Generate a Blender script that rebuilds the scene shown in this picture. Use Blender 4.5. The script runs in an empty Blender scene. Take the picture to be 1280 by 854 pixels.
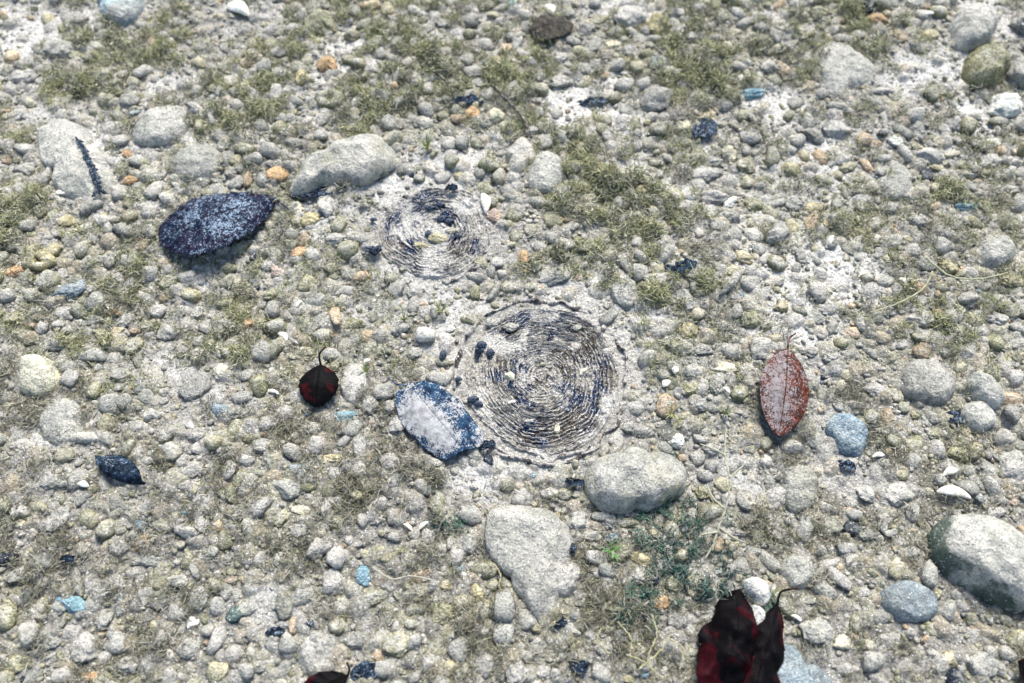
import bpy, math, random
import numpy as np
from mathutils import Vector, Matrix
R = math.radians
rnd = random.Random(11)
nr = np.random.default_rng(7)
scene = bpy.context.scene
COL = scene.collection

# ------------------------------------------------------------------ camera
CAM_H, TILT, HFOV = 0.62, R(25), R(65)
cd = bpy.data.cameras.new('camera'); cam = bpy.data.objects.new('camera', cd); COL.objects.link(cam)
cam.location = (0, 0, CAM_H); cam.rotation_euler = (TILT, 0, 0)
cd.angle = HFOV; cd.clip_start = 0.01; cd.clip_end = 200
cd.dof.use_dof = True; cd.dof.focus_distance = 0.655; cd.dof.aperture_fstop = 3.6
scene.camera = cam

# ------------------------------------------------------------------ light
SUN_EL, SUN_AZ = R(52), R(14)        # azimuth from +y towards +x
w = bpy.data.worlds.new('World'); scene.world = w; w.use_nodes = True
nt = w.node_tree; bg = nt.nodes['Background']
sky = nt.nodes.new('ShaderNodeTexSky'); sky.sky_type = 'NISHITA'; sky.sun_disc = False
sky.sun_elevation = SUN_EL; sky.sun_rotation = SUN_AZ
nt.links.new(sky.outputs[0], bg.inputs[0]); bg.inputs[1].default_value = 0.115
sd = bpy.data.lights.new('sun', 'SUN'); sd.energy = 3.9; sd.angle = R(30); sd.color = (1.0, 0.965, 0.918)
so = bpy.data.objects.new('sun', sd); COL.objects.link(so)
sdir = Vector((math.sin(SUN_AZ)*math.cos(SUN_EL), math.cos(SUN_AZ)*math.cos(SUN_EL), math.sin(SUN_EL)))
so.rotation_euler = sdir.to_track_quat('Z', 'Y').to_euler(); so.location = (0.3, 1, 2)
vs = scene.view_settings; vs.view_transform = 'Standard'; vs.look = 'None'; vs.gamma = 1.0
vs.exposure = 1.08

# ------------------------------------------------------------------ where a point of the bed is
TH = math.tan(HFOV/2); ASP = 854/1280; CA, SA = math.cos(TILT), math.sin(TILT)
def at(px, py):
    x = (px/1280-.5)*2*TH; y = -(py/854-.5)*2*TH*ASP
    yw = y*CA + SA; zw = y*SA - CA
    t = CAM_H/(-zw)
    return x*t, yw*t
def scl(px, py):                       # metres per photo pixel across / along the bed
    a, b = at(px-5, py), at(px+5, py); c, d = at(px, py-5), at(px, py+5)
    return (b[0]-a[0])/10, (c[1]-d[1])/10
def to_px(x, y):
    yc = y*CA - (-CAM_H)*(-SA)*-1 if False else y*CA + (-CAM_H)*SA
    zc = -y*SA + (-CAM_H)*CA
    return (x/-zc/(2*TH)+.5)*1280, (.5-(yc/-zc)/(2*TH*ASP))*854

# ------------------------------------------------------------------ noise
def hsh(ix, iy, seed):
    with np.errstate(over='ignore'):
        h = (ix.astype(np.int64)*374761393 + iy.astype(np.int64)*668265263 + seed*974711) & 0xffffffff
        h = ((h ^ (h >> 13))*1274126177) & 0xffffffff
        h = ((h ^ (h >> 16))*2246822519) & 0xffffffff
        h = h ^ (h >> 15)
    return (h & 0xffffff)/float(0xffffff)
def vn(x, y, s, seed=0):               # value noise, feature size s
    x = np.asarray(x, float)/s; y = np.asarray(y, float)/s
    ix = np.floor(x); iy = np.floor(y); fx = x-ix; fy = y-iy
    fx = fx*fx*(3-2*fx); fy = fy*fy*(3-2*fy)
    a = hsh(ix, iy, seed); b = hsh(ix+1, iy, seed); c = hsh(ix, iy+1, seed); d = hsh(ix+1, iy+1, seed)
    return (a*(1-fx)+b*fx)*(1-fy) + (c*(1-fx)+d*fx)*fy
def fbm(x, y, s, o=4, seed=0, g=.5):
    r = 0; a = 1; t = 0
    for i in range(o):
        r = r + a*vn(x, y, s/2**i, seed+i*17); t += a; a *= g
    return r/t
def sstep(a, b, x):
    t = np.clip((np.asarray(x, float)-a)/(b-a), 0, 1); return t*t*(3-2*t)

# silt patches free of gravel: px, py, rx, ry, whiteness
SILT = [(110,185,60,65,.9),(40,40,70,40,.6),(60,130,50,30,.6),(215,450,70,45,.5),(565,208,62,26,1),(720,122,70,28,1),(830,238,55,28,1),(790,215,40,40,.8),
 (1045,350,95,45,1),(985,415,60,25,.9),(600,595,55,35,.7),(350,775,60,45,.4),(935,590,65,50,.35),(570,385,50,35,.5),(1150,90,70,35,.9),
 (480,225,60,45,.5),(700,150,45,25,.7),(770,150,50,25,.8),(455,70,50,40,.5),(230,110,50,30,.6),(470,385,45,35,.6),(800,395,30,60,.5),
 (670,585,80,30,.6),(1040,560,40,60,.3),(60,545,50,45,.5),(1240,20,50,30,.7),(1040,170,60,30,.6),(130,20,60,20,.6),(1000,650,30,30,.2),
 (1010,230,60,30,.4),(1225,140,50,30,.6),(540,320,90,50,.3),(450,790,40,30,.3),(330,20,50,25,.5),(960,130,40,30,.6),(555,430,30,70,.5),(1100,600,60,25,.2),
 (1030,820,60,40,.15),(720,350,60,30,.4),(250,480,50,60,.3),(800,12,80,20,.8)]
S_ = [(at(a, b), scl(a, b), c, d, e) for a, b, c, d, e in SILT]
BIG, SMALL = (678, 472, 104), (545, 290, 72)      # the two stumps: px, py, radius in px across
bigc, smallc = at(*BIG[:2]), at(*SMALL[:2])
bigr, smallr = BIG[2]*scl(*BIG[:2])[0], SMALL[2]*scl(*SMALL[:2])[0]
def silt_mask(x, y):
    m = np.zeros(np.shape(x)); wh = np.zeros(np.shape(x))
    wx = x + (fbm(x, y, .02, 4, 5)-.5)*.045; wy = y + (fbm(x, y, .02, 4, 9)-.5)*.045
    for (cx, cy), (sx, sy), rx, ry, e in S_:
        d = np.hypot((wx-cx)/(rx*sx), (wy-cy)/(ry*sy))
        f = 1-sstep(.25, 1.3, d); m = np.maximum(m, f); wh = np.maximum(wh, f*e)
    for c, r in ((bigc, bigr), (smallc, smallr)):
        m = np.maximum(m, 1-sstep(1.02, 1.25, np.hypot(wx-c[0], wy-c[1])/r))
    return m, wh

def H0(x, y):                           # the gentle relief of the bed
    x = np.asarray(x, float); y = np.asarray(y, float)
    h = (fbm(x, y, .16, 3, 1)-.5)*.022
    k = np.zeros(np.shape(x))
    for c, r in ((bigc, bigr), (smallc, smallr)):
        k = np.maximum(k, 1-sstep(.9, 1.9, np.hypot(x-c[0], y-c[1])/r))
    return h*(1-k)
def H0s(x, y): return float(H0(np.array([x]), np.array([y]))[0])

# ------------------------------------------------------------------ mesh helpers
def fast_mesh(name, V, F, colors=None, smooth=True):
    me = bpy.data.meshes.new(name)
    V = np.ascontiguousarray(V, np.float32); F = np.ascontiguousarray(F, np.int32)
    k = F.shape[1]
    me.vertices.add(len(V)); me.vertices.foreach_set('co', V.ravel())
    me.loops.add(F.size); me.loops.foreach_set('vertex_index', F.ravel())
    me.polygons.add(len(F)); me.polygons.foreach_set('loop_start', np.arange(0, F.size, k, dtype=np.int32))
    me.polygons.foreach_set('use_smooth', np.full(len(F), smooth))
    me.update(calc_edges=True)
    if colors is not None:
        ca = me.color_attributes.new('tint', 'FLOAT_COLOR', 'POINT')
        ca.data.foreach_set('color', np.ascontiguousarray(colors, np.float32).ravel())
    return me
def link(name, me, mat=None, parent=None, loc=(0,0,0)):
    o = bpy.data.objects.new(name, me); COL.objects.link(o); o.location = loc
    if mat is not None:
        if len(me.materials) == 0: me.materials.append(mat)
    if parent: o.parent = parent
    return o
def tag(o, label=None, cat=None, group=None, kind=None):
    if label: o['label'] = label
    if cat: o['category'] = cat
    if group: o['group'] = group
    if kind: o['kind'] = kind
    return o

# ------------------------------------------------------------------ materials
def newmat(name):
    m = bpy.data.materials.new(name); m.use_nodes = True
    t = m.node_tree; b = t.nodes['Principled BSDF']
    b.inputs['Roughness'].default_value = .9; b.inputs['Specular IOR Level'].default_value = .15
    return m, t, b
class G:                                # small node-graph writer
    def __init__(s, t): s.t = t
    def n(s, k, **kw):
        o = s.t.nodes.new(k)
        for a, b in kw.items(): setattr(o, a, b)
        return o
    def set(s, sock, v):
        if isinstance(v, bpy.types.NodeSocket): s.t.links.new(v, sock)
        else:
            if hasattr(sock.default_value, '__len__') and not hasattr(v, '__len__'): v = (v, v, v, 1)[:len(sock.default_value)]
            if hasattr(v, '__len__') and len(v) == 3 and len(sock.default_value) == 4: v = (*v, 1)
            sock.default_value = v
    def m(s, op, a, b=0.0, clamp=False):
        o = s.n('ShaderNodeMath', operation=op, use_clamp=clamp); s.set(o.inputs[0], a); s.set(o.inputs[1], b); return o.outputs[0]
    def noise(s, vec, scale, detail=3, rough=.55):
        o = s.n('ShaderNodeTexNoise'); s.set(o.inputs['Vector'], vec); o.inputs['Scale'].default_value = scale
        o.inputs['Detail'].default_value = detail; o.inputs['Roughness'].default_value = rough; return o.outputs['Fac']
    def vor(s, vec, scale, feature='F1', rand=1):
        o = s.n('ShaderNodeTexVoronoi', feature=feature); s.set(o.inputs['Vector'], vec); o.inputs['Scale'].default_value = scale
        o.inputs['Randomness'].default_value = rand; return o
    def ramp(s, v, a, b, lo=0.0, hi=1.0):
        o = s.n('ShaderNodeMapRange', interpolation_type='SMOOTHSTEP'); s.set(o.inputs[0], v)
        for i, q in zip((1, 2, 3, 4), (a, b, lo, hi)): o.inputs[i].default_value = q
        return o.outputs[0]
    def mix(s, f, a, b, mode='MIX'):
        o = s.n('ShaderNodeMix', data_type='RGBA', blend_type=mode); s.set(o.inputs[0], f); s.set(o.inputs[6], a); s.set(o.inputs[7], b); return o.outputs[2]
    def bump(s, h, dist, strength=1.0, normal=None):
        o = s.n('ShaderNodeBump'); o.inputs['Distance'].default_value = dist; o.inputs['Strength'].default_value = strength
        s.set(o.inputs['Height'], h)
        if normal is not None: s.set(o.inputs['Normal'], normal)
        return o.outputs[0]
SILTC = (0.42, 0.405, 0.37)

def grains(g, P):                       # sand grains: value that jumps from grain to grain
    v = g.vor(P, 1300); sep = g.n('ShaderNodeSeparateColor'); g.set(sep.inputs[0], v.outputs['Color']); return sep.outputs[0], v.outputs['Distance']

def ground_material():
    m, t, b = newmat('silt_and_sand'); g = G(t)
    P = g.n('ShaderNodeNewGeometry').outputs['Position']
    at_ = g.n('ShaderNodeAttribute', attribute_name='tint'); c = at_.outputs['Color']
    gr, gd = grains(g, P)
    n1 = g.noise(P, 420, 4, .6); n2 = g.noise(P, 90, 3)
    c = g.mix(1, c, g.mix(n2, (.72,.72,.74), (1.25,1.24,1.2)), 'MULTIPLY')
    c = g.mix(1, c, g.mix(g.ramp(n1, .3, .7), (.62,.62,.62), (1.25,1.25,1.25)), 'MULTIPLY')
    c = g.mix(g.m('MULTIPLY', g.ramp(gr, .955, .965), .8), c, (.74,.72,.68))
    c = g.mix(g.m('MULTIPLY', g.ramp(gr, .04, .02), .6), c, (.05,.05,.06))
    c = g.mix(g.m('MULTIPLY', g.ramp(g.m('MULTIPLY', gr, n2), .18, .15), .3), c, (.16,.13,.06))
    g.set(b.inputs['Base Color'], c)
    nb = g.bump(n1, .0034, .9); nb = g.bump(gr, .0009, .8, nb); g.set(b.inputs['Normal'], nb)
    return m

def stone_material(name, use_attr, cover=1.0, speck=True, spot=None, fl=1.05):
    m, t, b = newmat(name); g = G(t)
    geo = g.n('ShaderNodeNewGeometry'); P = geo.outputs['Position']
    if use_attr:
        a = g.n('ShaderNodeAttribute', attribute_name='tint'); base, al = a.outputs['Color'], a.outputs['Alpha']
    else:
        a = g.n('ShaderNodeObjectInfo'); base, al = a.outputs['Color'], a.outputs['Alpha']
    n1 = g.noise(P, 110, 3); n2 = g.noise(P, 520, 4, .65); gr, gd = grains(g, P)
    c = g.mix(1, base, g.mix(g.ramp(n1, .3, .7), (.68,.70,.72), (1.3,1.27,1.18)), 'MULTIPLY')
    c = g.mix(1, c, g.mix(g.ramp(n2, .3, .7), (.66,.66,.66), (1.3,1.3,1.3)), 'MULTIPLY')
    if spot:                              # algae growth in patches of its own
        n4 = g.noise(P, 45, 3)
        c = g.mix(g.m('MULTIPLY', g.ramp(n4, .52, .66), .8), c, spot)
        side = g.n('ShaderNodeSeparateXYZ'); g.set(side.inputs[0], geo.outputs['True Normal'])
        flank = g.m('ADD', g.m('MULTIPLY', side.outputs[2], -1.0), g.m('ADD', g.m('MULTIPLY', n4, 1.6), g.m('MULTIPLY', n2, .9)))
    sx = g.n('ShaderNodeSeparateXYZ'); g.set(sx.inputs[0], geo.outputs['Normal'])
    # silt settles on what faces up, in a broken film
    f = g.m('ADD', g.m('MULTIPLY', sx.outputs[2], .55), g.m('ADD', g.m('MULTIPLY', n1, .9), g.m('MULTIPLY', n2, .9)))
    f = g.m('ADD', f, g.m('MULTIPLY', al, .9))
    f = g.m('MULTIPLY', g.ramp(f, 1.40, 1.95), .94*cover)
    big_ = g.ramp(g.noise(P, 22, 2), .38, .62); f = g.m('MULTIPLY', f, g.m('ADD', .55, g.m('MULTIPLY', big_, .45)))
    sil = g.mix(n1, (.295,.282,.25), (.51,.495,.455))
    lg = g.noise(P, 34, 4, .6); base_m = g.mix(g.ramp(lg, .35, .65), (.80,.82,.78), (1.15,1.13,1.10)); sil = g.mix(1, sil, base_m, 'MULTIPLY'); c = g.mix(1, c, base_m, 'MULTIPLY')
    sil = g.mix(1, sil, g.mix(g.ramp(n2, .3, .7), (.75,.75,.75), (1.2,1.2,1.2)), 'MULTIPLY')
    c = g.mix(f, c, sil)
    if spot: c = g.mix(g.m('MULTIPLY', g.ramp(flank, fl, fl+.35), .85), c, (.035,.065,.045))
    if speck:
        c = g.mix(g.m('MULTIPLY', g.ramp(gr, .965, .975), .7), c, (.70,.68,.62))
        c = g.mix(g.m('MULTIPLY', g.ramp(gr, .05, .04), .7), c, (.04,.045,.06))
    g.set(b.inputs['Base Color'], c)
    nb = g.bump(n2, .0025, .9); nb = g.bump(gr, .0009, .8, nb); nb = g.bump(n1, .007, .6, nb); g.set(b.inputs['Normal'], nb)
    return m

def leaf_material(name, ca, cb, silt, amount, rough=.6, fine=900, vmix=.10, thr=(.35, .65), patch=120, pw=.95):
    m, t, b = newmat(name); g = G(t)
    tc = g.n('ShaderNodeTexCoord'); P = tc.outputs['Object']
    a = g.n('ShaderNodeAttribute', attribute_name='tint'); sep = g.n('ShaderNodeSeparateColor'); g.set(sep.inputs[0], a.outputs['Color'])
    vein, edge, pile = sep.outputs[0], sep.outputs[1], sep.outputs[2]   # how much of a vein, how near the rim, where silt piled
    n1 = g.noise(P, patch, 3); n2 = g.noise(P, fine, 3, .7); n3 = g.noise(P, 260, 4, .7)
    c = g.mix(g.ramp(n1, *thr), ca, cb)
    c = g.mix(1, c, g.mix(g.ramp(n3, .3, .7), (.5,.5,.5), (1.5,1.5,1.5)), 'MULTIPLY')
    f = g.m('ADD', g.m('MULTIPLY', pile, pw), g.m('ADD', g.ramp(n2, .32, .68), g.m('MULTIPLY', g.ramp(n3, .32, .68), .55)))
    f = g.m('MULTIPLY', g.ramp(f, 1.62-amount, 1.95-amount), .85)
    c = g.mix(f, c, g.mix(g.ramp(n3, .35, .65), g.mix(.5, c, silt), silt))
    c = g.mix(g.m('MULTIPLY', vein, vmix), c, silt)
    g.set(b.inputs['Base Color'], c); b.inputs['Roughness'].default_value = rough; b.inputs['Specular IOR Level'].default_value = .06
    nb = g.bump(n3, .0012, .6); nb = g.bump(n2, .0005, .8, nb); g.set(b.inputs['Normal'], nb)
    return m

def fibre_material(name, tone=(1,1,1)):
    m, t, b = newmat(name); g = G(t)
    a = g.n('ShaderNodeAttribute', attribute_name='tint')
    P = g.n('ShaderNodeNewGeometry').outputs['Position']
    n = g.noise(P, 260, 3, .6)
    c = g.mix(g.ramp(n, .48, .75, 0, .45), a.outputs['Color'], (.40,.39,.35))
    g.set(b.inputs['Base Color'], c)
    b.inputs['Subsurface Weight'].default_value = 0
    return m

M_GROUND = ground_material()
M_STONE = stone_material('silted_stone', False)
M_GRAVEL = stone_material('silted_gravel', True)
M_BOULDER = stone_material('boulder_with_algae', False, spot=(.27,.255,.15))
M_GREENB = stone_material('boulder_with_green_algae', False, spot=(.30,.32,.26), fl=.66)
M_BLUE = stone_material('bluish_stone', False, cover=.6)
M_FIBRE = fibre_material('algae_fibre')

# ------------------------------------------------------------------ base shapes of pebbles
def ico(sub):
    import bmesh
    bm = bmesh.new(); bmesh.ops.create_icosphere(bm, subdivisions=sub, radius=1)
    V = np.array([v.co[:] for v in bm.verts]); F = np.array([[v.index for v in f.verts] for f in bm.faces]); bm.free(); return V, F
ICO = {s: ico(s) for s in (1, 2, 3, 4)}
def pebble_shape(sub, seed, rough=1.0, cuts=6):
    g = np.random.default_rng(seed); V = ICO[sub][0].copy(); n = V.copy()
    r = np.ones(len(V))
    for i in range(10):
        k = g.normal(size=3)*(1.1+.45*i); r += rough*(.10/(1+.45*i))*np.cos(n@k + g.uniform(0, 6.28))
    V = n*r[:, None]
    for i in range(cuts):
        p = g.normal(size=3); p /= np.linalg.norm(p); d = g.uniform(.66, .9)
        s = V@p; over = np.maximum(s-d, 0); V -= np.outer(over*.82, p)
    if rough > .6:
        f = (ICO[sub][0]*1.0)
        for i in range(6):
            k = g.normal(size=3)*(7+3*i); V += n*(.018*rough*np.cos(f@k+g.uniform(0, 6.28)))[:, None]
    if sub == 4:
        q = ICO[sub][0]*1.6+seed; f_ = fbm(q[:, 0]+.37*q[:, 2], q[:, 1]-.41*q[:, 2], .55, 4, seed)-.5; V += n*(.20*rough*f_)[:, None]
    V /= np.abs(V).max(0)
    return V
SH3 = [pebble_shape(4, 100+i, rough=1.0+.9*(i % 4)/3, cuts=4+i % 6) for i in range(30)]
SH2 = [pebble_shape(2, 300+i, rough=1.7, cuts=4+i % 6) for i in range(40)]
SH1 = [pebble_shape(1, 500+i, rough=.9, cuts=4) for i in range(10)]
ME3 = [fast_mesh('pebble', s, ICO[4][1]) for s in SH3]

# ------------------------------------------------------------------ the bed itself
STEP = .00115
gx = np.arange(-.64, .64, STEP); gy = np.arange(-.09, .84, STEP)
ext = []; d = STEP; p = 0
while p < 5: d *= 1.17; p += d; ext.append(p)
ext = np.array(ext)
GX = np.concatenate([gx[0]-ext[::-1], gx, gx[-1]+ext]); GY = np.concatenate([gy[0]-ext[::-1], gy, gy[-1]+ext]); ne = len(ext)
XX, YY = np.meshgrid(GX, GY); Z = H0(XX, YY)
m_s, wh = silt_mask(XX, YY)
n_a = fbm(XX, YY, .09, 4, 21); n_b = fbm(XX, YY, .03, 3, 31)
base = np.array([.34, .33, .30])[None, None, :]*(.80+.45*n_a)[..., None]
ol = sstep(.45, .62, fbm(XX, YY, .06, 3, 41))*(1-m_s)
base = base*(.86+.20*sstep(.10, .42, YY+(n_a-.5)*.3))[..., None]  # light falloff painted into the bed colour: darker near, lighter far
base = base*(1-.45*ol[..., None]) + np.array([.24,.235,.15])*(.45*ol[..., None])
white = np.array([.64,.625,.585]); wf = np.clip(wh*(.75+.9*n_b) + .85*sstep(.45, .60, n_a)*sstep(.15, .42, YY)*np.clip(np.abs(XX)/.25, .35, 1), 0, 1)*.88  # pale silt patches, plus brighter light of the far end painted as white
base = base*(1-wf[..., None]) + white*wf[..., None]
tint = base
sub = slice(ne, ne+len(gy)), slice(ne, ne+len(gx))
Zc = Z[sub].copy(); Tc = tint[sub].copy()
# lumps of silted gravel that are half sunk in the bed
NL = 24000
lx = nr.uniform(-.63, .63, NL); ly = nr.uniform(-.08, .83, NL); lm, _ = silt_mask(lx, ly)
lr = .0012 + .0070*nr.random(NL)**3.6
keep = (nr.random(NL) > lm*.62)
db = np.minimum(np.hypot(lx-bigc[0], ly-bigc[1])-bigr*1.03, np.hypot(lx-smallc[0], ly-smallc[1])-smallr*1.0)
keep &= db > lr
LC = np.array([(.30,.29,.26),(.36,.35,.32),(.27,.26,.17),(.33,.31,.22),(.40,.38,.34),(.22,.21,.18),(.36,.29,.19)])
for x, y, r in zip(lx[keep], ly[keep], lr[keep]):
    rx = r*rnd.uniform(.8, 1.5); ry = r*rnd.uniform(.7, 1.2); a = rnd.uniform(0, 3.14); R_ = max(rx, ry)*1.1
    i0 = int((x-R_-gx[0])/STEP); i1 = int((x+R_-gx[0])/STEP)+2; j0 = int((y-R_-gy[0])/STEP); j1 = int((y+R_-gy[0])/STEP)+2
    i0 = max(i0, 0); j0 = max(j0, 0)
    if i1 > len(gx) or j1 > len(gy): continue
    X, Y = np.meshgrid(gx[i0:i1]-x, gy[j0:j1]-y); ca, sa = math.cos(a), math.sin(a)
    q = ((X*ca+Y*sa)/rx)**2 + ((-X*sa+Y*ca)/ry)**2
    hh = H0s(x, y) - r*rnd.uniform(.0, .3) + r*.8*np.sqrt(np.clip(1-q, 0, 1)); hh[q > 1] = -1
    z = Zc[j0:j1, i0:i1]; up = hh > z
    z[up] = hh[up]
    col = LC[rnd.randrange(len(LC))]*rnd.uniform(.9, 1.3)
    tt = Tc[j0:j1, i0:i1]; tt[up] = tt[up]*.6+col*.4
Zc += (fbm(XX[sub], YY[sub], .006, 3, 77)-.5)*.0044*(1-.45*m_s[sub]) + (vn(XX[sub], YY[sub], .0023, 88)-.5)*.0010
Z[sub] = Zc; tint[sub] = Tc
for c, r in ((bigc, bigr), (smallc, smallr)):           # the bed steps down under the two stumps
    dd = np.hypot(XX-c[0], YY-c[1])/r
    Z -= .012*(1-sstep(.80, .90, dd))
Vg = np.stack([XX, YY, Z], -1).reshape(-1, 3); nx, ny = len(GX), len(GY)
idx = np.arange(nx*ny).reshape(ny, nx)
Fg = np.stack([idx[:-1, :-1], idx[:-1, 1:], idx[1:, 1:], idx[1:, :-1]], -1).reshape(-1, 4)
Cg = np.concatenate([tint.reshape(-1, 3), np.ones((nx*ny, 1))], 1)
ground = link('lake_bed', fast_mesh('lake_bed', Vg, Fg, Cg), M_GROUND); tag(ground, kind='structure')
def HZ(x, y):                            # height of the finished bed
    i = int((x-gx[0])/STEP); j = int((y-gy[0])/STEP)
    if 0 <= i < len(gx) and 0 <= j < len(gy): return float(Zc[j, i])
    return H0s(x, y)

# ------------------------------------------------------------------ stumps of wooden posts, cut flush, with torn annual rings
def ring_cloth(c, rad, seed, nring, amp, dark_all, squash=1.0):
    NR, NT = int(360*rad/.075), 1100
    u = np.linspace(.004, 1.0, NR); th = np.linspace(0, 2*math.pi, NT, endpoint=False)
    U, T = np.meshgrid(u, th, indexing='ij')
    lob = 1 + .035*np.cos(2*T+seed) + .022*np.cos(3*T+1.3*seed) + .012*np.cos(7*T)
    rr = U*rad*lob
    X = rr*np.cos(T); Y = rr*np.sin(T)*squash
    nx_, ny_, nz_ = fbm(X, Y, .03, 3, seed), fbm(X, Y, .012, 3, seed+5), fbm(X, Y, .005, 2, seed+6)
    # rings torn along the grain: coarse ones and finer ones between them
    def rings(n, wob, sd, la, lb, duty):
        ph = U*n + (nx_-.5)*2.6*U*wob + (ny_-.5)*1.5*wob + (nz_-.5)*.7*wob
        rid = np.floor(ph); fr = ph-rid
        tA = vn(T*rad*U/la+rid*13.7, rid*7.1, 1.0, sd); tB = vn(T*rad*U/lb+rid*5.7, rid*3.1, 1.0, sd+1)
        te = .5*tA+.5*tB; dy = duty*(.55+.9*tA)
        p = np.where(fr < dy, np.sin(np.clip(fr/dy, 0, 1)*math.pi)**.6, 0)
        return p*sstep(.26, .52, te), te, ph
    p1, tear, ph = rings(nring, 1.0, seed+2, .011, .0035, .60)
    p2, t2, ph2 = rings(nring*2.3, 1.5, seed+40, .006, .0022, .55)
    mixf = sstep(.40, .60, fbm(X, Y, .022, 3, seed+44))
    prof = np.clip(p1*(1-.55*mixf) + p2*(.25+.5*mixf), 0, 1.1)
    outer = sstep(.08, .5, U)
    z = prof*amp*(.35+1.0*tear)*(.25+.75*outer)
    crumb = fbm(X, Y, .0045, 4, seed+8, .6)
    z += (crumb-.5)*.0042*(1.35-.5*outer) + (vn(X, Y, .0014, seed+9)-.5)*.0012
    # silt pools that smother the rings
    pool = fbm(X, Y, .028, 3, seed+11); ps = sstep(.52, .66, pool)
    z = z*(1-.65*ps) + ps*.0010
    z += .0010*(1-U) - .006*sstep(.93, 1.0, U)
    z += .0022*sstep(.5, .75, fbm(X, Y, .007, 3, seed+60))*ps
    # colours: wood in the gaps and on torn walls, silt on the crests
    blue = np.array([.014,.030,.070]); purp = np.array([.045,.040,.048]); brown = np.array([.085,.072,.058]); silt = np.array([.37,.35,.305]); pale = np.array([.43,.415,.375])
    wsel = fbm(X, Y, .02, 3, seed+13)[..., None]; wood = np.where(wsel < .45, brown, np.where(wsel < .56, purp, blue))
    s = silt*(.75+.5*fbm(X, Y, .01, 2, seed+15))[..., None]
    pm = (sstep(.50, .80, pool)*(.4+.8*crumb))[..., None]; s = s*(1-pm) + pale*pm
    gap = 1-sstep(.10, .50, prof)
    dk = sstep(.37, .50, fbm(X*1.0, Y*1.0, .018, 4, seed+21, .65) + .20*dark_all(U, T))
    fleck = vn(T*rad*U/.0030, ph*2.2, 1.0, seed+25)
    wd = np.clip(gap*(.20+.80*dk) + dk*.8*sstep(.45, .60, fleck) + .8*sstep(.60,.66,vn(X,Y,.0045,seed+51))*sstep(.5,.6,fleck)*.7, 0, 1)*(1-.85*ps)*(1-.75*sstep(.80, 1, U))
    C = s*(1-wd[..., None]) + wood*wd[..., None]
    C = C*(.8+.4*vn(X, Y, .0012, seed+31))[..., None]
    V = np.stack([X, Y, z], -1).reshape(-1, 3)
    idx = np.arange(NR*NT).reshape(NR, NT); nxt = np.roll(idx, -1, 1)
    F = np.stack([idx[:-1], idx[1:], nxt[1:], nxt[:-1]], -1).reshape(-1, 4)
    # wall of the post going down into the bed
    bot = V[idx[-1]].copy(); b2 = bot.copy(); b2[:, 2] = -.16; n0 = len(V)
    V = np.concatenate([V, b2]); lo = n0+np.arange(NT); F = np.concatenate([F, np.stack([idx[-1], lo, np.roll(lo, -1), nxt[-1]], -1)])
    C = np.concatenate([C.reshape(-1, 3), np.tile(brown, (NT, 1))])
    return V, F, np.concatenate([C, np.ones((len(C), 1))], 1)
def wood_material():
    m, t, b = newmat('sodden_wood_and_silt'); g = G(t)
    P = g.n('ShaderNodeTexCoord').outputs['Object']
    a = g.n('ShaderNodeAttribute', attribute_name='tint'); gr, gd = grains(g, P); n1 = g.noise(P, 600, 4, .65)
    c = g.mix(1, a.outputs['Color'], g.mix(g.ramp(n1, .3, .7), (.6,.6,.6), (1.4,1.4,1.4)), 'MULTIPLY')
    c = g.mix(g.ramp(gr, .95, .96), c, (.6,.6,.62))
    g.set(b.inputs['Base Color'], c); b.inputs['Roughness'].default_value = .8
    nb = g.bump(n1, .0018, .8); nb = g.bump(gr, .0005, .6, nb); g.set(b.inputs['Normal'], nb); return m
M_WOOD = wood_material()
def dark_big(U, T):
    a = np.cos(T-R(25))*.9*sstep(.4, .9, U) + .9*np.exp(-((T-R(285))/.8)**2)*sstep(.3, .7, U) + .8*np.exp(-((T-R(130))/.5)**2)*sstep(.55, .8, U) + .8*np.exp(-((T-R(88))/.4)**2)*sstep(.7, .85, U) - .25 - .6*np.exp(-((T-R(205))/.6)**2)
    return a
def dark_small(U, T):
    return 1.0*np.exp(-((T-R(150))/.55)**2)*sstep(.5, .8, U) - .5*sstep(.5, 1, U)*(np.cos(T) > 0) - .25
V, F, C = ring_cloth(bigc, bigr, 3, 22, .0022, dark_big, .97)
big = link('post_stump', fast_mesh('post_stump', V, F, C), M_WOOD, loc=(*bigc, .0005))
tag(big, 'larger round wooden post stump flush with the bed, torn concentric rings', 'post stump', 'eroded post stumps')
V, F, C = ring_cloth(smallc, smallr, 12, 15, .0019, dark_small, 1.0)
small = link('post_stump', fast_mesh('post_stump', V, F, C), M_WOOD, loc=(*smallc, .0005))
tag(small, 'smaller fainter round wooden post stump, rings half buried in pale silt', 'post stump', 'eroded post stumps')

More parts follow.
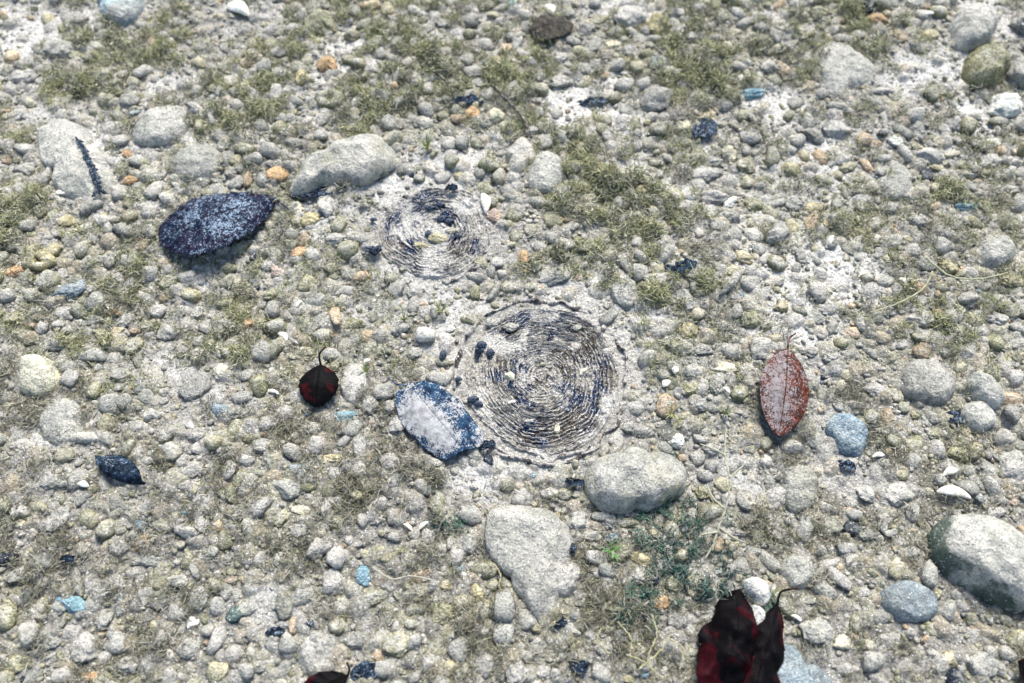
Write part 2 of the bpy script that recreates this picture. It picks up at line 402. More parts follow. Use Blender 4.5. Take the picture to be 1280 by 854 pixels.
# torn bark flakes standing round the rim of each stump
def bark(c, rad, a0, a1, h, name, seed, label, thick=.0012, off=1.02):
    n = max(8, int((a1-a0)*rad/.0012)); g = np.random.default_rng(seed); V = []; F = []
    for i in range(n+1):
        a = a0+(a1-a0)*i/n; k = math.sin(math.pi*i/n)**.4
        r = rad*off*(1+.035*math.cos(2*a+seed)) + (vn(np.array([i/9.]), np.array([0.]), 1, seed)[0]-.5)*.006
        hh = h*.75*k*sstep(.25, .6, vn(np.array([i/5.]), np.array([9.]), 1, seed)[0])*(.4+.9*vn(np.array([i/3.]), np.array([5.]), 1, seed)[0]); t = thick*(.5+k)*(.6+.8*g.random())
        for dr, z in ((-t, -.006), (-t*.6, hh), (t*.6, hh*.92), (t, -.006)):
            V.append(((r+dr)*math.cos(a), (r+dr)*math.sin(a), z))
    for i in range(n):
        for j in range(3): F.append((4*i+j, 4*i+j+1, 4*i+5+j, 4*i+4+j))
    V = np.array(V); g2 = vn(V[:, 0], V[:, 1], .004, seed)[:, None]
    C = np.where(g2 < .42, np.array([[.07,.06,.055]]), np.array([[.33,.31,.275]]))*1.0
    o = link(name, fast_mesh(name, V, np.array(F), np.concatenate([C, np.ones((len(C), 1))], 1)), M_WOOD, loc=(*c, .001))
    return o
for a0, a1, h, off, sd_ in ((2.35, 3.3, .007, .98, 1), (1.0, 2.3, .005, 1.0, 2), (3.9, 5.5, .0045, .99, 3), (4.1, 5.3, .0035, .93, 4), (-.5, .6, .004, .90, 5), (5.5, 6.0, .005, 1.04, 6)):
    o = bark(bigc, bigr, a0, a1, h, 'bark_flake', sd_, ''); o.parent = big; o.location = (0, 0, .0005)
for a0, a1, h, off, sd_ in ((2.0, 2.9, .006, .86, 7), (4.1, 5.3, .004, .72, 8), (4.9, 6.1, .004, .97, 9)):
    o = bark(smallc, smallr, a0, a1, h, 'bark_flake', sd_, '', off=off); o.parent = small; o.location = (0, 0, .0005)

# ------------------------------------------------------------------ landmarks for the labels
LM = [('the larger ringed stump', 676, 471, 110), ('the smaller ringed stump', 543, 288, 65), ('the big dark blue leaf', 272, 275, 75), ('the silted blue leaf', 545, 523, 48),
 ('the black maroon leaf', 400, 487, 28), ('the upright red-brown leaf', 973, 492, 42), ('the mossy boulder', 797, 603, 60), ('the green-sided boulder', 1225, 700, 70),
 ('the tapering silted slab', 655, 690, 55), ('the dark red leaves', 918, 800, 60), ('the charcoal leaf', 687, 40, 25), ('the long pale boulder', 430, 215, 60),
 ('the round white cobble', 49, 470, 28), ('the light blue pebble', 94, 755, 24), ('the navy curled leaf', 153, 590, 28), ('the blue-grey slate', 1062, 538, 28),
 ('the dull olive cobble', 1229, 87, 30), ('the smooth grey oval cobble', 1243, 318, 24), ('the pale bluish slab', 1048, 85, 38), ('the broad algae bed', 765, 240, 60),
 ('the bumpy blue pebble', 455, 722, 16), ('the white crescent shell', 1190, 620, 18), ('the flat sunken stone', 400, 820, 32), ('the dark feathery frond', 120, 220, 25),
 ('the big grey oval stone', 1160, 475, 36), ('the bluish corner block', 150, 8, 25), ('the pebble with notch', 495, 808, 22), ('the round pocked cobble', 993, 717, 24),
 ('the tilted blue-white stone', 437, 17, 20), ('the pale stone slab', 197, 160, 30), ('the white cream shard', 298, 15, 14)]
def dirword(dx, dy):
    a = math.degrees(math.atan2(-dy, dx)) % 360
    return ['right of', 'up and right of', 'above', 'up and left of', 'left of', 'down and left of', 'below', 'down and right of'][int((a+22.5)//45) % 8]
def place_words(px, py, k=0):
    L = sorted(((math.hypot(px-x, py-y)-r, n, x, y) for n, x, y, r in LM if math.hypot(px-x, py-y) > 3))[:k+1][k]
    d = L[0]; near = 'touching' if d < 6 else 'close' if d < 35 else 'further' if d > 95 else ''
    return near, dirword(px-L[2], py-L[3]), L[1]
USED = set()
def uniq_label(desc, px, py):
    forms = []
    for k in range(4):
        n, d, l = place_words(px, py, k)
        forms += [f'{desc} {d} {l}'] + ([f'{desc} {n} and {d} {l}' if n == 'touching' else f'{desc} {n} {d} {l}'.replace('further', 'well')] if n else [])
    n0, d0, l0 = place_words(px, py, 0); n1, d1, l1 = place_words(px, py, 1)
    short = desc.replace('silt-dusted ', '')
    forms += [f'{short} {d0} {l0}, {d1} {l1}', f'{short} between {l0} and {l1}']
    forms += [f'{short} with {w_} {d0} {l0}' for w_ in ('a rough face', 'a rounded edge', 'gravel round it', 'silt on top')]
    for f in forms:
        if f not in USED and len(f.replace('-', '').split()) <= 16: USED.add(f); return f
    USED.add(forms[-1]); return forms[-1]

OCC = []                                  # occupied discs (x, y, r) that loose gravel keeps clear of
CODES = {  # rgb, silt cover, word
 'g': ((.29,.28,.25), .85, 'grey silt-dusted'), 'p': ((.47,.455,.415), .8, 'pale grey'), 'o': ((.27,.26,.145), .35, 'olive'),
 'y': ((.47,.41,.24), .25, 'yellowish'), 'r': ((.52,.34,.19), .1, 'orange'), 'k': ((.53,.39,.32), .2, 'pinkish'), 'b': ((.24,.38,.45), .05, 'light blue'),
 'd': ((.018,.035,.075), .0, 'navy blue'), 'w': ((.80,.79,.74), .0, 'white'), 't': ((.06,.11,.11), .2, 'dark teal'), 's': ((.13,.19,.24), .35, 'slate blue'),
 'c': ((.62,.58,.45), .0, 'cream'), 'h': ((.15,.14,.115), .7, 'dark grey'), 'e': ((.21,.21,.15), .6, 'greenish grey')}
def shape_words(w_, h_):
    a = max(w_, h_); q = a/min(w_, h_)
    s = 'tiny' if a < 16 else 'small' if a < 24 else 'middling' if a < 34 else 'large' if a < 50 else 'very large'
    f = 'round' if q < 1.15 else 'oval' if q < 1.5 else 'oblong' if q < 2.1 else 'long narrow'
    return s, f
def stone(px, py, w_, h_, rot, code, name='pebble', mat=None, label=None, cat=None, lift=.28, thick=None, hide=False, grp='pebbles scattered over the lake bed', tone=None):
    x, y = at(px, py); sx, sy = scl(px, py)
    rx = w_*sx/2*1.04; ry = h_*sy/2*(.96 if not hide else 1); s_, f_ = shape_words(w_, h_)
    ry = ry*.95
    rz = (min(rx, ry)*rnd.uniform(.55, .8)) if thick is None else thick
    i = rnd.randrange(len(ME3)); me = ME3[i]
    o = bpy.data.objects.new(name, me); COL.objects.link(o)
    z = H0s(x, y)
    cx, cy = x, y-.0*rz
    o.location = (cx, cy, z+rz*lift); o.scale = (rx, ry, rz)
    o.rotation_euler = (R(rnd.uniform(-9, 9)), R(rnd.uniform(-9, 9)), R(rot))
    c, al, word = CODES[code]; k = rnd.uniform(.85, 1.15) if tone is None else tone
    o.color = (c[0]*k, c[1]*k, c[2]*k, al*rnd.uniform(.6, 1.25))
    if len(me.materials) == 0: me.materials.append(M_STONE)
    if mat is not None or code in 'bsdt':
        o.material_slots[0].link = 'OBJECT'; o.material_slots[0].material = mat or M_BLUE
    nm = name.replace('_', ' ')
    if label is None:
        label = uniq_label(f'{s_} {f_} {word} {nm}', px, py)
    else: USED.add(label)
    tag(o, label, cat or nm, grp)
    OCC.append((x, y, math.sqrt(rx*ry)*1.0))
    return o

# ------------------------------------------------------------------ stones with an outline of their own
def slab(name, pts, height, code, mat, label, cat, power=2.6, seed=0, dome=.25, tone=1, al=None, sink=.004, lean=(0, 0), hollow=None):
    P = [at(*p) for p in pts]; cx = sum(p[0] for p in P)/len(P); cy = sum(p[1] for p in P)/len(P)
    ang = sorted((math.atan2(y-cy, x-cx), math.hypot(x-cx, y-cy)) for x, y in P)
    aa = np.array([a for a, _ in ang]); ra = np.array([r for _, r in ang])
    aa = np.concatenate([aa-2*math.pi, aa, aa+2*math.pi]); ra = np.tile(ra, 3)
    NT, NR = 260, 90; T = np.linspace(-math.pi, math.pi, NT, endpoint=False)
    rb = np.interp(T, aa, ra)
    for _ in range(3): rb = (np.roll(rb, 1)+rb*2+np.roll(rb, -1))/4
    s = np.linspace(0.0, 1, NR)            # 0 centre top .. 1 underside rim
    phi = s*math.pi*.70
    rho = np.sin(np.clip(phi, 0, math.pi))**(2/power); rho = np.where(phi > math.pi/2, 1-.30*(1-np.sin(phi))*1.5, rho); rho[0] = 0
    zz = np.sign(np.cos(phi))*np.abs(np.cos(phi))**(2/power)
    X = cx + np.outer(rho, rb*np.cos(T)); Y = cy + np.outer(rho, rb*np.sin(T))
    n = (fbm(X, Y, .03, 3, seed)-.5); n2 = fbm(X, Y, .009, 4, seed+3)-.5
    fac = 0
    for q in range(7):
        g_ = np.random.default_rng(seed*31+q); aq = g_.uniform(0, 6.28); dq = g_.uniform(.45, .85)
        fac = fac - .55*np.maximum(rho[:, None]*np.cos(T-aq)[None, :]-dq, 0)
    Zs = height*(zz[:, None]*(1-dome) + dome*(1-rho[:, None]**2)) + height*.7*n*np.clip(1.1-rho[:, None], 0.1, 1) + .0036*n2 + height*1.0*fac*(zz[:, None] > 0)
    Zs = Zs + (X-cx)*lean[0] + (Y-cy)*lean[1]
    wob = 1+.07*(fbm(np.cos(T)[None, :]*3+7, np.sin(T)[None, :]*3+s[:, None]*3, 1.0, 3, seed+5)-.5)*2
    X = cx+(X-cx)*wob; Y = cy+(Y-cy)*wob
    z0 = H0s(cx, cy)
    V = np.stack([X-cx, Y-cy, Zs], -1).reshape(-1, 3)
    idx = np.arange(NR*NT).reshape(NR, NT); nx_ = np.roll(idx, -1, 1)
    F = np.stack([idx[:-1], idx[1:], nx_[1:], nx_[:-1]], -1).reshape(-1, 4)
    o = link(name, fast_mesh(name, V, F), mat, loc=(cx, cy, z0+height*.25-sink))
    c, a_, _ = CODES[code]; o.color = (c[0]*tone, c[1]*tone, c[2]*tone, a_ if al is None else al)
    tag(o, label, cat, 'large stones on the lake bed')
    r0 = min(ra)*.9
    for t_ in range(0, NT, 20):
        for f_ in (.45, .8): OCC.append((cx+rb[t_]*f_*math.cos(T[t_]), cy+rb[t_]*f_*math.sin(T[t_]), rb[t_]*.22))
    OCC.append((cx, cy, r0*.7))
    return o

slab('boulder', [(733,585),(742,572),(775,566),(815,566),(848,572),(863,592),(858,612),(835,628),(795,636),(755,638),(735,625),(730,605)], .024, 'p', M_BOULDER,
     'mossy pale grey boulder just below and right of the larger ringed stump', 'boulder', 3.2, 4, .2, .8, .55)
slab('boulder', [(1160,668),(1178,650),(1215,645),(1262,662),(1300,690),(1310,730),(1290,765),(1250,762),(1215,748),(1178,722),(1160,695)], .028, 'p', M_GREENB,
     'whitish boulder with dark green algae along its lower side', 'boulder', 3.0, 9, .25, 1.25, 1.0)
slab('slab_stone', [(612,640),(640,628),(672,632),(700,650),(716,668),(712,710),(704,740),(690,770),(672,782),(655,752),(638,722),(612,692),(606,665)], .015, 'g', M_STONE,
     'tapering silt-covered grey slab below the larger ringed stump', 'stone slab', 4.2, 14, .12, 1.15, 1.2)
slab('boulder', [(362,248),(375,225),(405,200),(440,180),(470,174),(492,190),(498,212),(470,230),(435,236),(400,242),(378,254)], .020, 'p', M_BOULDER,
     'long pale boulder with olive growth, above and left of the smaller stump', 'boulder', 2.8, 19, .3, .85, .7)
slab('slab_stone', [(1022,60),(1040,52),(1070,66),(1098,88),(1090,104),(1062,108),(1042,124),(1024,100),(1018,80)], .011, 'p', M_STONE,
     'flat pale bluish slab with a chipped upper corner, near the top edge', 'stone slab', 4.0, 24, .15, 1.1, .5)
slab('slab_stone', [(52,160),(80,150),(118,185),(140,215),(148,240),(125,256),(95,250),(70,215),(52,190)], .012, 'p', M_STONE,
     'long white silted slab beside the dark feathery frond', 'stone slab', 3.5, 29, .2, 1.2, 1.2)
slab('cobble', [(168,160),(180,145),(210,138),(232,140),(240,160),(225,178),(195,186),(172,184)], .013, 'p', M_STONE, 'flat pale grey cobble above the big dark blue leaf', 'cobble', 3, 31, .2, 1.1, 1.0)
slab('cobble', [(219,200),(235,186),(262,184),(282,198),(276,216),(256,230),(228,228),(218,215)], .014, 'g', M_STONE, 'rounded grey cobble with a rusty lower edge above the dark blue leaf', 'cobble', 3, 33, .2, 1.1, .9)
slab('slate_stone', [(1038,520),(1058,512),(1080,524),(1088,545),(1082,566),(1062,568),(1042,550),(1034,535)], .010, 's', M_BLUE, 'blue-grey slate stone down and right of the red-brown leaf', 'slate', 3.6, 37, .15, 1.25, .3)
slab('cobble', [(1128,470),(1142,450),(1172,448),(1194,462),(1198,486),(1184,502),(1150,500),(1130,488)], .015, 'g', M_STONE, 'big grey oval cobble right of the blue-grey slate', 'cobble', 3, 41, .2, .85, .7)
slab('cobble', [(1200,84),(1212,68),(1240,62),(1258,76),(1256,98),(1238,110),(1212,110),(1202,98)], .020, 'o', M_STONE, 'dull olive green cobble near the upper right corner', 'cobble', 2.8, 43, .2, .8, .25)
slab('cobble', [(1185,52),(1190,30),(1215,12),(1240,24),(1236,48),(1218,66),(1195,68)], .020, 'p', M_STONE, 'lumpy white-topped cobble just above the dull olive cobble', 'cobble', 2.6, 44, .3, 1.0, .9)
slab('cobble', [(24,462),(34,446),(56,446),(72,458),(76,478),(62,494),(40,498),(26,482)], .015, 'c', M_STONE, 'round white cobble in the gravel at the left edge', 'cobble', 2.9, 47, .2, 1.1, .25)
slab('cobble', [(1222,318),(1238,300),(1258,298),(1268,312),(1262,328),(1242,338),(1224,334)], .014, 'p', M_STONE, 'smooth grey oval cobble near the right edge', 'cobble', 2.7, 49, .2, .8, .5)
slab('slab_stone', [(372,806),(388,790),(416,790),(426,812),(420,838),(402,850),(380,842),(368,822)], .008, 'g', M_STONE, 'flat sunken round grey slab at the lower edge of the bed', 'stone slab', 4, 51, .1, 1.05, 1.1)
slab('cobble', [(1100,742),(1120,730),(1150,732),(1168,748),(1166,770),(1140,780),(1115,772),(1102,758)], .013, 's', M_BLUE, 'blue-grey cobble left of and below the green-sided boulder', 'cobble', 3, 53, .2, 1.15, .9)
slab('slab_stone', [(945,800),(970,806),(1010,826),(1040,850),(1040,875),(975,880),(955,850)], .008, 's', M_BLUE, 'blue speckled slab beside the dark red leaves', 'stone slab', 4, 57, .1, 1.4, .9)
slab('slab_stone', [(128,-18),(160,-20),(178,-6),(174,18),(158,30),(134,26),(126,8)], .014, 'b', M_STONE, 'pale bluish block cut by the top edge', 'stone slab', 4.5, 59, .1, 1.5, .9)
slab('slab_stone', [(50,520),(72,498),(98,506),(104,530),(92,556),(68,560),(54,540)], .009, 'p', M_STONE, 'pale bluish flat stone below the round white cobble', 'stone slab', 3.5, 61, .15, 1.15, .7)
slab('cobble', [(1112,215),(1118,196),(1134,202),(1142,225),(1132,246),(1112,250),(1102,235)], .010, 'p', M_STONE, 'tapering pale grey stone between olive gravel at upper right', 'cobble', 3, 63, .15, .85, .6)
slab('cobble', [(975,602),(990,578),(1015,580),(1028,605),(1018,632),(995,640),(978,625)], .011, 'e', M_STONE, 'greenish grey upright cobble below the red-brown leaf', 'cobble', 3, 65, .2, 1.1, .8)
slab('cobble', [(665,206),(676,196),(694,198),(706,214),(700,236),(680,246),(662,238),(660,220)], .013, 'p', M_STONE, 'pale block-like cobble at the left side of the broad algae bed', 'cobble', 3.2, 67, .2, 1.15, .7)
slab('cobble', [(636,206),(640,186),(656,176),(668,190),(662,212),(648,222),(637,218)], .011, 'c', M_STONE, 'pale cream cobble beside the twig above the ringed stumps', 'cobble', 3, 69, .2, 1.0, .6)
slab('cobble', [(428,470),(436,450),(450,452),(458,472),(452,496),(438,510),(428,498),(424,484)], .010, 'p', M_STONE, 'smooth pale crescent cobble touching the black maroon leaf', 'cobble', 3.2, 71, .15, .95, .5)
slab('cobble', [(975,718),(982,698),(1002,694),(1016,708),(1014,728),(996,740),(980,734)], .012, 'p', M_STONE, 'round pocked grey cobble above right of the dark red leaves', 'cobble', 3, 73, .2, .9, .5)
slab('cobble', [(928,726),(940,722),(960,738),(964,752),(950,760),(938,748)], .012, 'w', M_STONE, 'angular white cobble notched into the top of the dark red leaves', 'cobble', 4, 75, .2, .75, .3)
slab('cobble', [(942,756),(952,760),(950,782),(940,792),(934,776)], .014, 'w', M_STONE, 'small angular bluish white stone enclosed by the dark red leaves', 'cobble', 4, 76, .2, .7, .2)
slab('cobble', [(1208,475),(1222,464),(1244,478),(1256,498),(1248,512),(1228,506),(1214,490)], .014, 'w', M_STONE, 'angular white-grey cobble right of the big grey oval cobble', 'cobble', 3.4, 77, .2, .6, .5)
slab('cobble', [(1206,508),(1228,500),(1246,516),(1238,536),(1216,538),(1204,524)], .012, 'w', M_STONE, 'pale angular cobble below the white-grey one near the right edge', 'cobble', 3.4, 79, .2, .6, .5)
slab('cobble', [(690,722),(706,700),(722,706),(724,728),(712,748),(696,746)], .010, 'g', M_STONE, 'flat grey cobble tucked against the right side of the tapering slab', 'cobble', 3.5, 80, .15, 1, .9)

# ------------------------------------------------------------------ stones one by one: px, py, width, height, turn (degrees), colour
PEB = '''75 62 42 26 -10 p|130 100 26 22 0 o|160 195 18 12 0 r|165 226 20 14 10 r|80 240 25 15 0 w|83 277 24 16 0 y|375 12 18 15 0 g|405 33 46 34 10 o|412 88 28 22 0 r|379 103 18 24 0 y
348 222 30 22 -15 r|590 148 20 18 0 r|618 149 25 24 0 c|555 35 20 16 30 h|640 12 16 12 0 b|565 3 26 10 0 w|617 271 19 18 0 k|515 221 8 7 0 d|389 276 22 20 0 y|372 262 16 18 0 c
823 28 30 30 0 y|785 22 46 30 10 p|765 57 28 16 0 c|698 107 36 20 20 g|819 80 18 26 0 s|905 75 14 10 0 d|943 115 36 18 5 b|818 125 44 32 0 g|847 123 18 26 0 o|855 158 22 20 0 c
890 199 34 22 0 p|938 170 28 20 -10 g|885 144 28 13 0 y|910 190 26 20 -20 c|933 205 30 22 0 o|880 215 50 24 0 g|895 245 42 26 0 g|802 239 16 14 0 y|737 144 11 11 0 w|738 153 11 10 0 y
912 252 26 13 30 w|943 254 30 20 -20 o|913 271 28 20 0 g|1023 17 28 18 0 o|1098 28 32 14 -20 r|1275 95 40 40 0 g|1260 130 52 34 10 w|1278 42 40 40 0 g|1100 114 44 11 -8 h|1045 134 44 18 -25 g
1046 158 58 26 -5 p|1120 176 24 17 -20 w|1210 257 34 14 0 b|1018 168 34 16 -30 g|1165 192 44 24 0 p|1200 216 44 14 0 g|1018 258 26 16 0 y|995 252 24 22 0 g|40 318 28 22 0 y|65 316 26 22 0 y
22 342 26 16 20 r|38 350 20 22 0 o|88 363 58 28 32 s|138 389 24 12 -10 r|115 400 26 16 20 g|125 416 30 18 -10 o|155 398 22 24 0 g|143 411 22 13 10 y|185 405 24 22 0 o|208 412 28 26 0 g
230 400 18 24 0 g|245 385 22 32 -10 p|270 390 22 14 10 g|303 382 20 20 0 o|308 400 28 16 20 r|210 350 28 22 0 o|275 467 20 26 0 c|245 485 44 38 20 g|333 314 24 14 0 g|375 317 24 16 25 r
345 341 18 20 20 k|342 364 30 15 10 o|365 358 20 22 0 g|420 300 26 18 0 g|410 353 18 9 0 b|380 440 38 23 5 o|438 365 24 20 20 g|392 537 42 20 -10 p|357 521 26 30 0 g|428 521 34 18 10 b
383 516 14 14 0 b|462 507 24 28 0 g|487 508 20 22 20 g|497 530 34 32 0 g|563 411 13 9 0 w|653 322 20 20 -20 r|657 337 13 9 0 r|687 345 52 30 0 g|723 348 10 10 0 k|780 370 34 42 0 p
800 401 21 19 0 h|858 379 22 36 10 p|860 417 24 24 0 y|850 437 38 18 -10 o|876 440 30 18 0 g|927 323 30 19 -10 y|915 343 26 19 20 o|925 375 12 16 0 s|936 402 28 26 0 o|950 436 30 34 0 p
865 468 26 21 0 p|903 463 34 20 -10 c|863 489 22 20 0 o|889 486 16 24 0 e|870 508 28 22 0 g|787 536 24 19 0 g|812 540 16 16 0 g|845 548 32 24 -40 w|970 293 36 30 10 g|1000 315 16 30 0 g
977 385 20 18 0 y|1015 399 30 22 0 g|1183 334 26 22 -40 y|1160 330 26 22 20 g|1262 355 34 20 0 y|1105 417 20 15 -20 y|1100 485 40 22 -30 g|1085 456 15 16 0 o|1098 454 18 14 -20 g|1010 441 26 20 0 g
1037 447 24 20 0 p|1148 516 13 15 0 y|1170 540 18 16 0 o|1270 580 40 44 0 p|65 605 34 28 20 g|75 651 38 32 30 p|28 640 30 28 0 p|30 657 20 14 0 c|180 680 20 27 -5 r|233 642 18 9 0 b
243 588 28 22 30 g|190 634 32 26 30 g|230 608 34 18 0 g|291 618 20 28 20 o|303 641 28 24 0 o|220 656 28 22 0 g|253 655 20 32 30 g|150 686 24 24 0 g|190 701 32 17 -5 p|222 726 26 22 0 p
180 746 26 30 0 g|248 749 28 38 0 g|283 739 18 28 20 g|247 676 22 20 0 g|94 755 48 26 -8 b|129 776 24 34 0 e|105 811 42 50 0 g|165 788 12 16 0 w|237 778 13 20 0 w|295 769 26 25 0 t
235 810 30 32 30 p|110 846 26 16 0 r|290 726 14 13 0 k|362 611 44 34 0 p|420 574 30 18 0 y|378 640 26 16 -10 c|352 650 18 32 -20 o|408 636 17 30 0 g|425 651 28 22 30 o|375 665 22 20 0 g
400 687 36 31 0 g|372 706 28 26 0 g|348 701 16 20 0 p|415 728 30 38 20 g|420 730 12 13 0 r|455 722 19 34 12 b|470 745 36 25 10 o|550 770 38 37 0 o|595 742 22 25 0 y|558 732 16 17 0 y
495 808 38 38 0 o|445 800 34 28 0 g|517 832 10 10 0 w|562 836 18 24 0 y|547 630 22 36 0 o|575 712 9 12 0 b|578 719 13 11 0 w|576 734 12 15 0 p|723 650 29 32 10 p|738 668 25 17 0 g
687 617 26 17 0 p|665 595 10 8 0 b|667 629 14 12 0 y|697 645 15 15 0 y|721 617 13 12 0 e|785 652 36 14 8 o|768 671 21 17 20 s|800 697 26 18 -20 y|800 722 24 30 20 p|833 705 34 26 20 g
845 731 26 28 0 o|826 752 26 24 -20 r|843 775 22 28 0 g|862 786 18 26 0 p|812 791 13 22 20 y|775 796 20 24 0 p|794 797 18 24 0 p|753 811 26 20 0 g|805 843 14 12 0 b|785 850 16 12 0 y
710 786 36 22 -10 p|738 794 16 18 0 p|670 786 14 15 0 y|672 803 18 15 -20 p|645 842 28 44 0 g|878 615 20 23 0 o|880 666 24 22 0 p|918 664 32 12 -10 p|1085 616 28 26 -30 p|1122 617 42 36 0 p
1162 614 19 13 0 c|1110 646 22 18 20 g|1040 656 48 32 0 e|1085 666 34 22 -20 e|1035 706 42 18 20 h|1012 750 34 16 0 e|1020 790 42 46 0 p|1054 804 28 24 10 c|973 792 13 16 -20 r|1183 823 28 30 -20 y
1225 832 38 42 -20 p|1105 708 14 12 0 w|1272 626 15 12 0 k|1246 640 30 20 0 g|1200 567 30 22 -20 o|1210 440 34 22 20 g|1245 400 30 22 0 p|1150 395 40 28 -20 g|1115 300 30 24 0 g|1150 275 34 20 0 p
1080 240 26 18 0 g|1060 205 24 16 0 o|1190 155 30 20 0 g|1236 200 34 22 0 p|1262 235 34 20 10 g|1262 280 28 22 0 o|1075 290 22 18 0 y|1130 130 24 18 0 o|1160 50 22 16 0 y|1140 10 28 18 0 g
960 20 26 16 0 p|900 20 24 16 0 o|870 45 26 16 0 p|960 85 24 18 0 p|700 75 20 14 0 p|620 80 24 16 0 y|600 110 22 16 10 g|540 60 22 14 0 g|470 60 24 18 10 o|350 70 26 16 0 g
300 70 22 14 0 o|255 60 24 16 10 p|95 25 30 18 0 g|30 95 34 20 0 p|30 210 36 24 20 g|200 220 20 16 0 p|20 400 30 22 0 o|70 430 28 20 0 g|150 470 26 20 0 g|190 520 28 22 0 p
310 470 22 20 0 g|300 520 26 20 20 e|250 545 24 20 0 g|330 560 26 22 0 g|440 405 26 20 0 o|500 410 28 20 0 g|520 440 24 18 0 p|600 330 22 16 0 o|470 650 24 20 0 g|500 690 26 20 10 o
585 680 24 30 0 g|600 790 26 22 0 g|680 840 24 20 0 g|745 750 24 20 0 e|890 560 26 22 0 p|900 410 26 20 0 g|760 440 16 14 0 p|1080 740 26 20 0 g|1110 800 30 24 0 g|1140 690 28 20 20 e
30 560 34 24 0 g|30 720 40 28 20 e|60 800 38 30 0 g|20 830 36 26 0 o|160 830 32 26 0 g|330 830 28 24 0 g|310 760 24 22 0 p|955 850 20 20 0 y|940 690 26 20 0 g|900 715 20 16 0 e'''
cat_done = 0
for e in PEB.replace('\n', '|').split('|'):
    a = e.split(); px, py, w_, h_, rt = map(float, a[:5])
    stone(px, py, w_, h_, rt, a[5]); cat_done += 1

# two pebbles bored through by old shells: rings of stone
def torus_stone(px, py, w_, h_, rot, code, tube, label, open_=0.0, seed=1):
    x, y = at(px, py); sx, sy = scl(px, py); NT, NS = 90, 28; g = np.random.default_rng(seed)
    T = np.linspace(open_, 2*math.pi-open_ if open_ else 2*math.pi, NT, endpoint=bool(open_)); S = np.linspace(0, 2*math.pi, NS, endpoint=False)
    TT, SS = np.meshgrid(T, S, indexing='ij'); tb = tube*(1+.18*np.cos(2*TT+seed)+.1*np.cos(5*TT))
    if open_: tb = tb*np.sin(np.clip((TT-open_)/(2*math.pi-2*open_)*math.pi, 0.02, 3.12))**.35
    r = (1-tube)+tb*np.cos(SS)
    V = np.stack([r*np.cos(TT)*w_*sx/2, r*np.sin(TT)*h_*sy/2, tb*np.sin(SS)*w_*sx/2*.8], -1).reshape(-1, 3)
    idx = np.arange(NT*NS).reshape(NT, NS); a = idx if not open_ else idx[:-1]; b = np.roll(idx, -1, 0) if not open_ else idx[1:]
    F = np.stack([a, b, np.roll(b, -1, 1), np.roll(a, -1, 1)], -1).reshape(-1, 4)
    o = link('holed_pebble', fast_mesh('holed_pebble', V, F), M_STONE, loc=(x, y, H0s(x, y)+.003)); o.rotation_euler = (0, 0, R(rot))
    c, al, _ = CODES[code]; o.color = (*c, al); tag(o, label, 'pebble', 'pebbles with a hole'); OCC.append((x, y, w_*sx/2)); return o
torus_stone(415, 131, 36, 24, 10, 'o', .42, 'olive pebble with a dark hole through it, far up from the stumps')
torus_stone(1112, 660, 24, 22, 40, 'p', .40, 'pale hook-curved pebble left of the green-sided boulder', .7, 3)
torus_stone(52, 330, 40, 22, 0, 'y', .44, 'yellowish pebble pair fused round a hole at the left edge', 0, 5)

# ------------------------------------------------------------------ leaves
M_NAVY = leaf_material('rotted_navy_leaf', (.006,.013,.030), (.014,.010,.024), (.27,.35,.43), .50, .75, 800, .10)
M_SILTLEAF = leaf_material('silted_blue_leaf', (.008,.022,.052), (.02,.055,.10), (.42,.405,.38), .60, .8, 800, .0, pw=1.75)
M_BLACKL = leaf_material('black_maroon_leaf', (.0025,.0022,.0025), (.030,.003,.004), (.5,.5,.5), -.5, .55, 900, .0, (.52, .66), 60)
M_RED = leaf_material('red_brown_leaf', (.095,.020,.008), (.04,.016,.013), (.25,.235,.235), .66, .7, 800, .15)
M_DARKRED = leaf_material('dark_red_leaf', (.0022,.0015,.002), (.020,.0014,.003), (.4,.4,.4), -.5, .55, 900, .0, (.50, .58), 38)
M_CHAR = leaf_material('charcoal_leaf', (.035,.033,.028), (.06,.052,.042), (.30,.29,.25), .10, .8)
M_NAVY2 = leaf_material('navy_scrap', (.005,.009,.018), (.010,.022,.040), (.22,.26,.30), .48, .7)

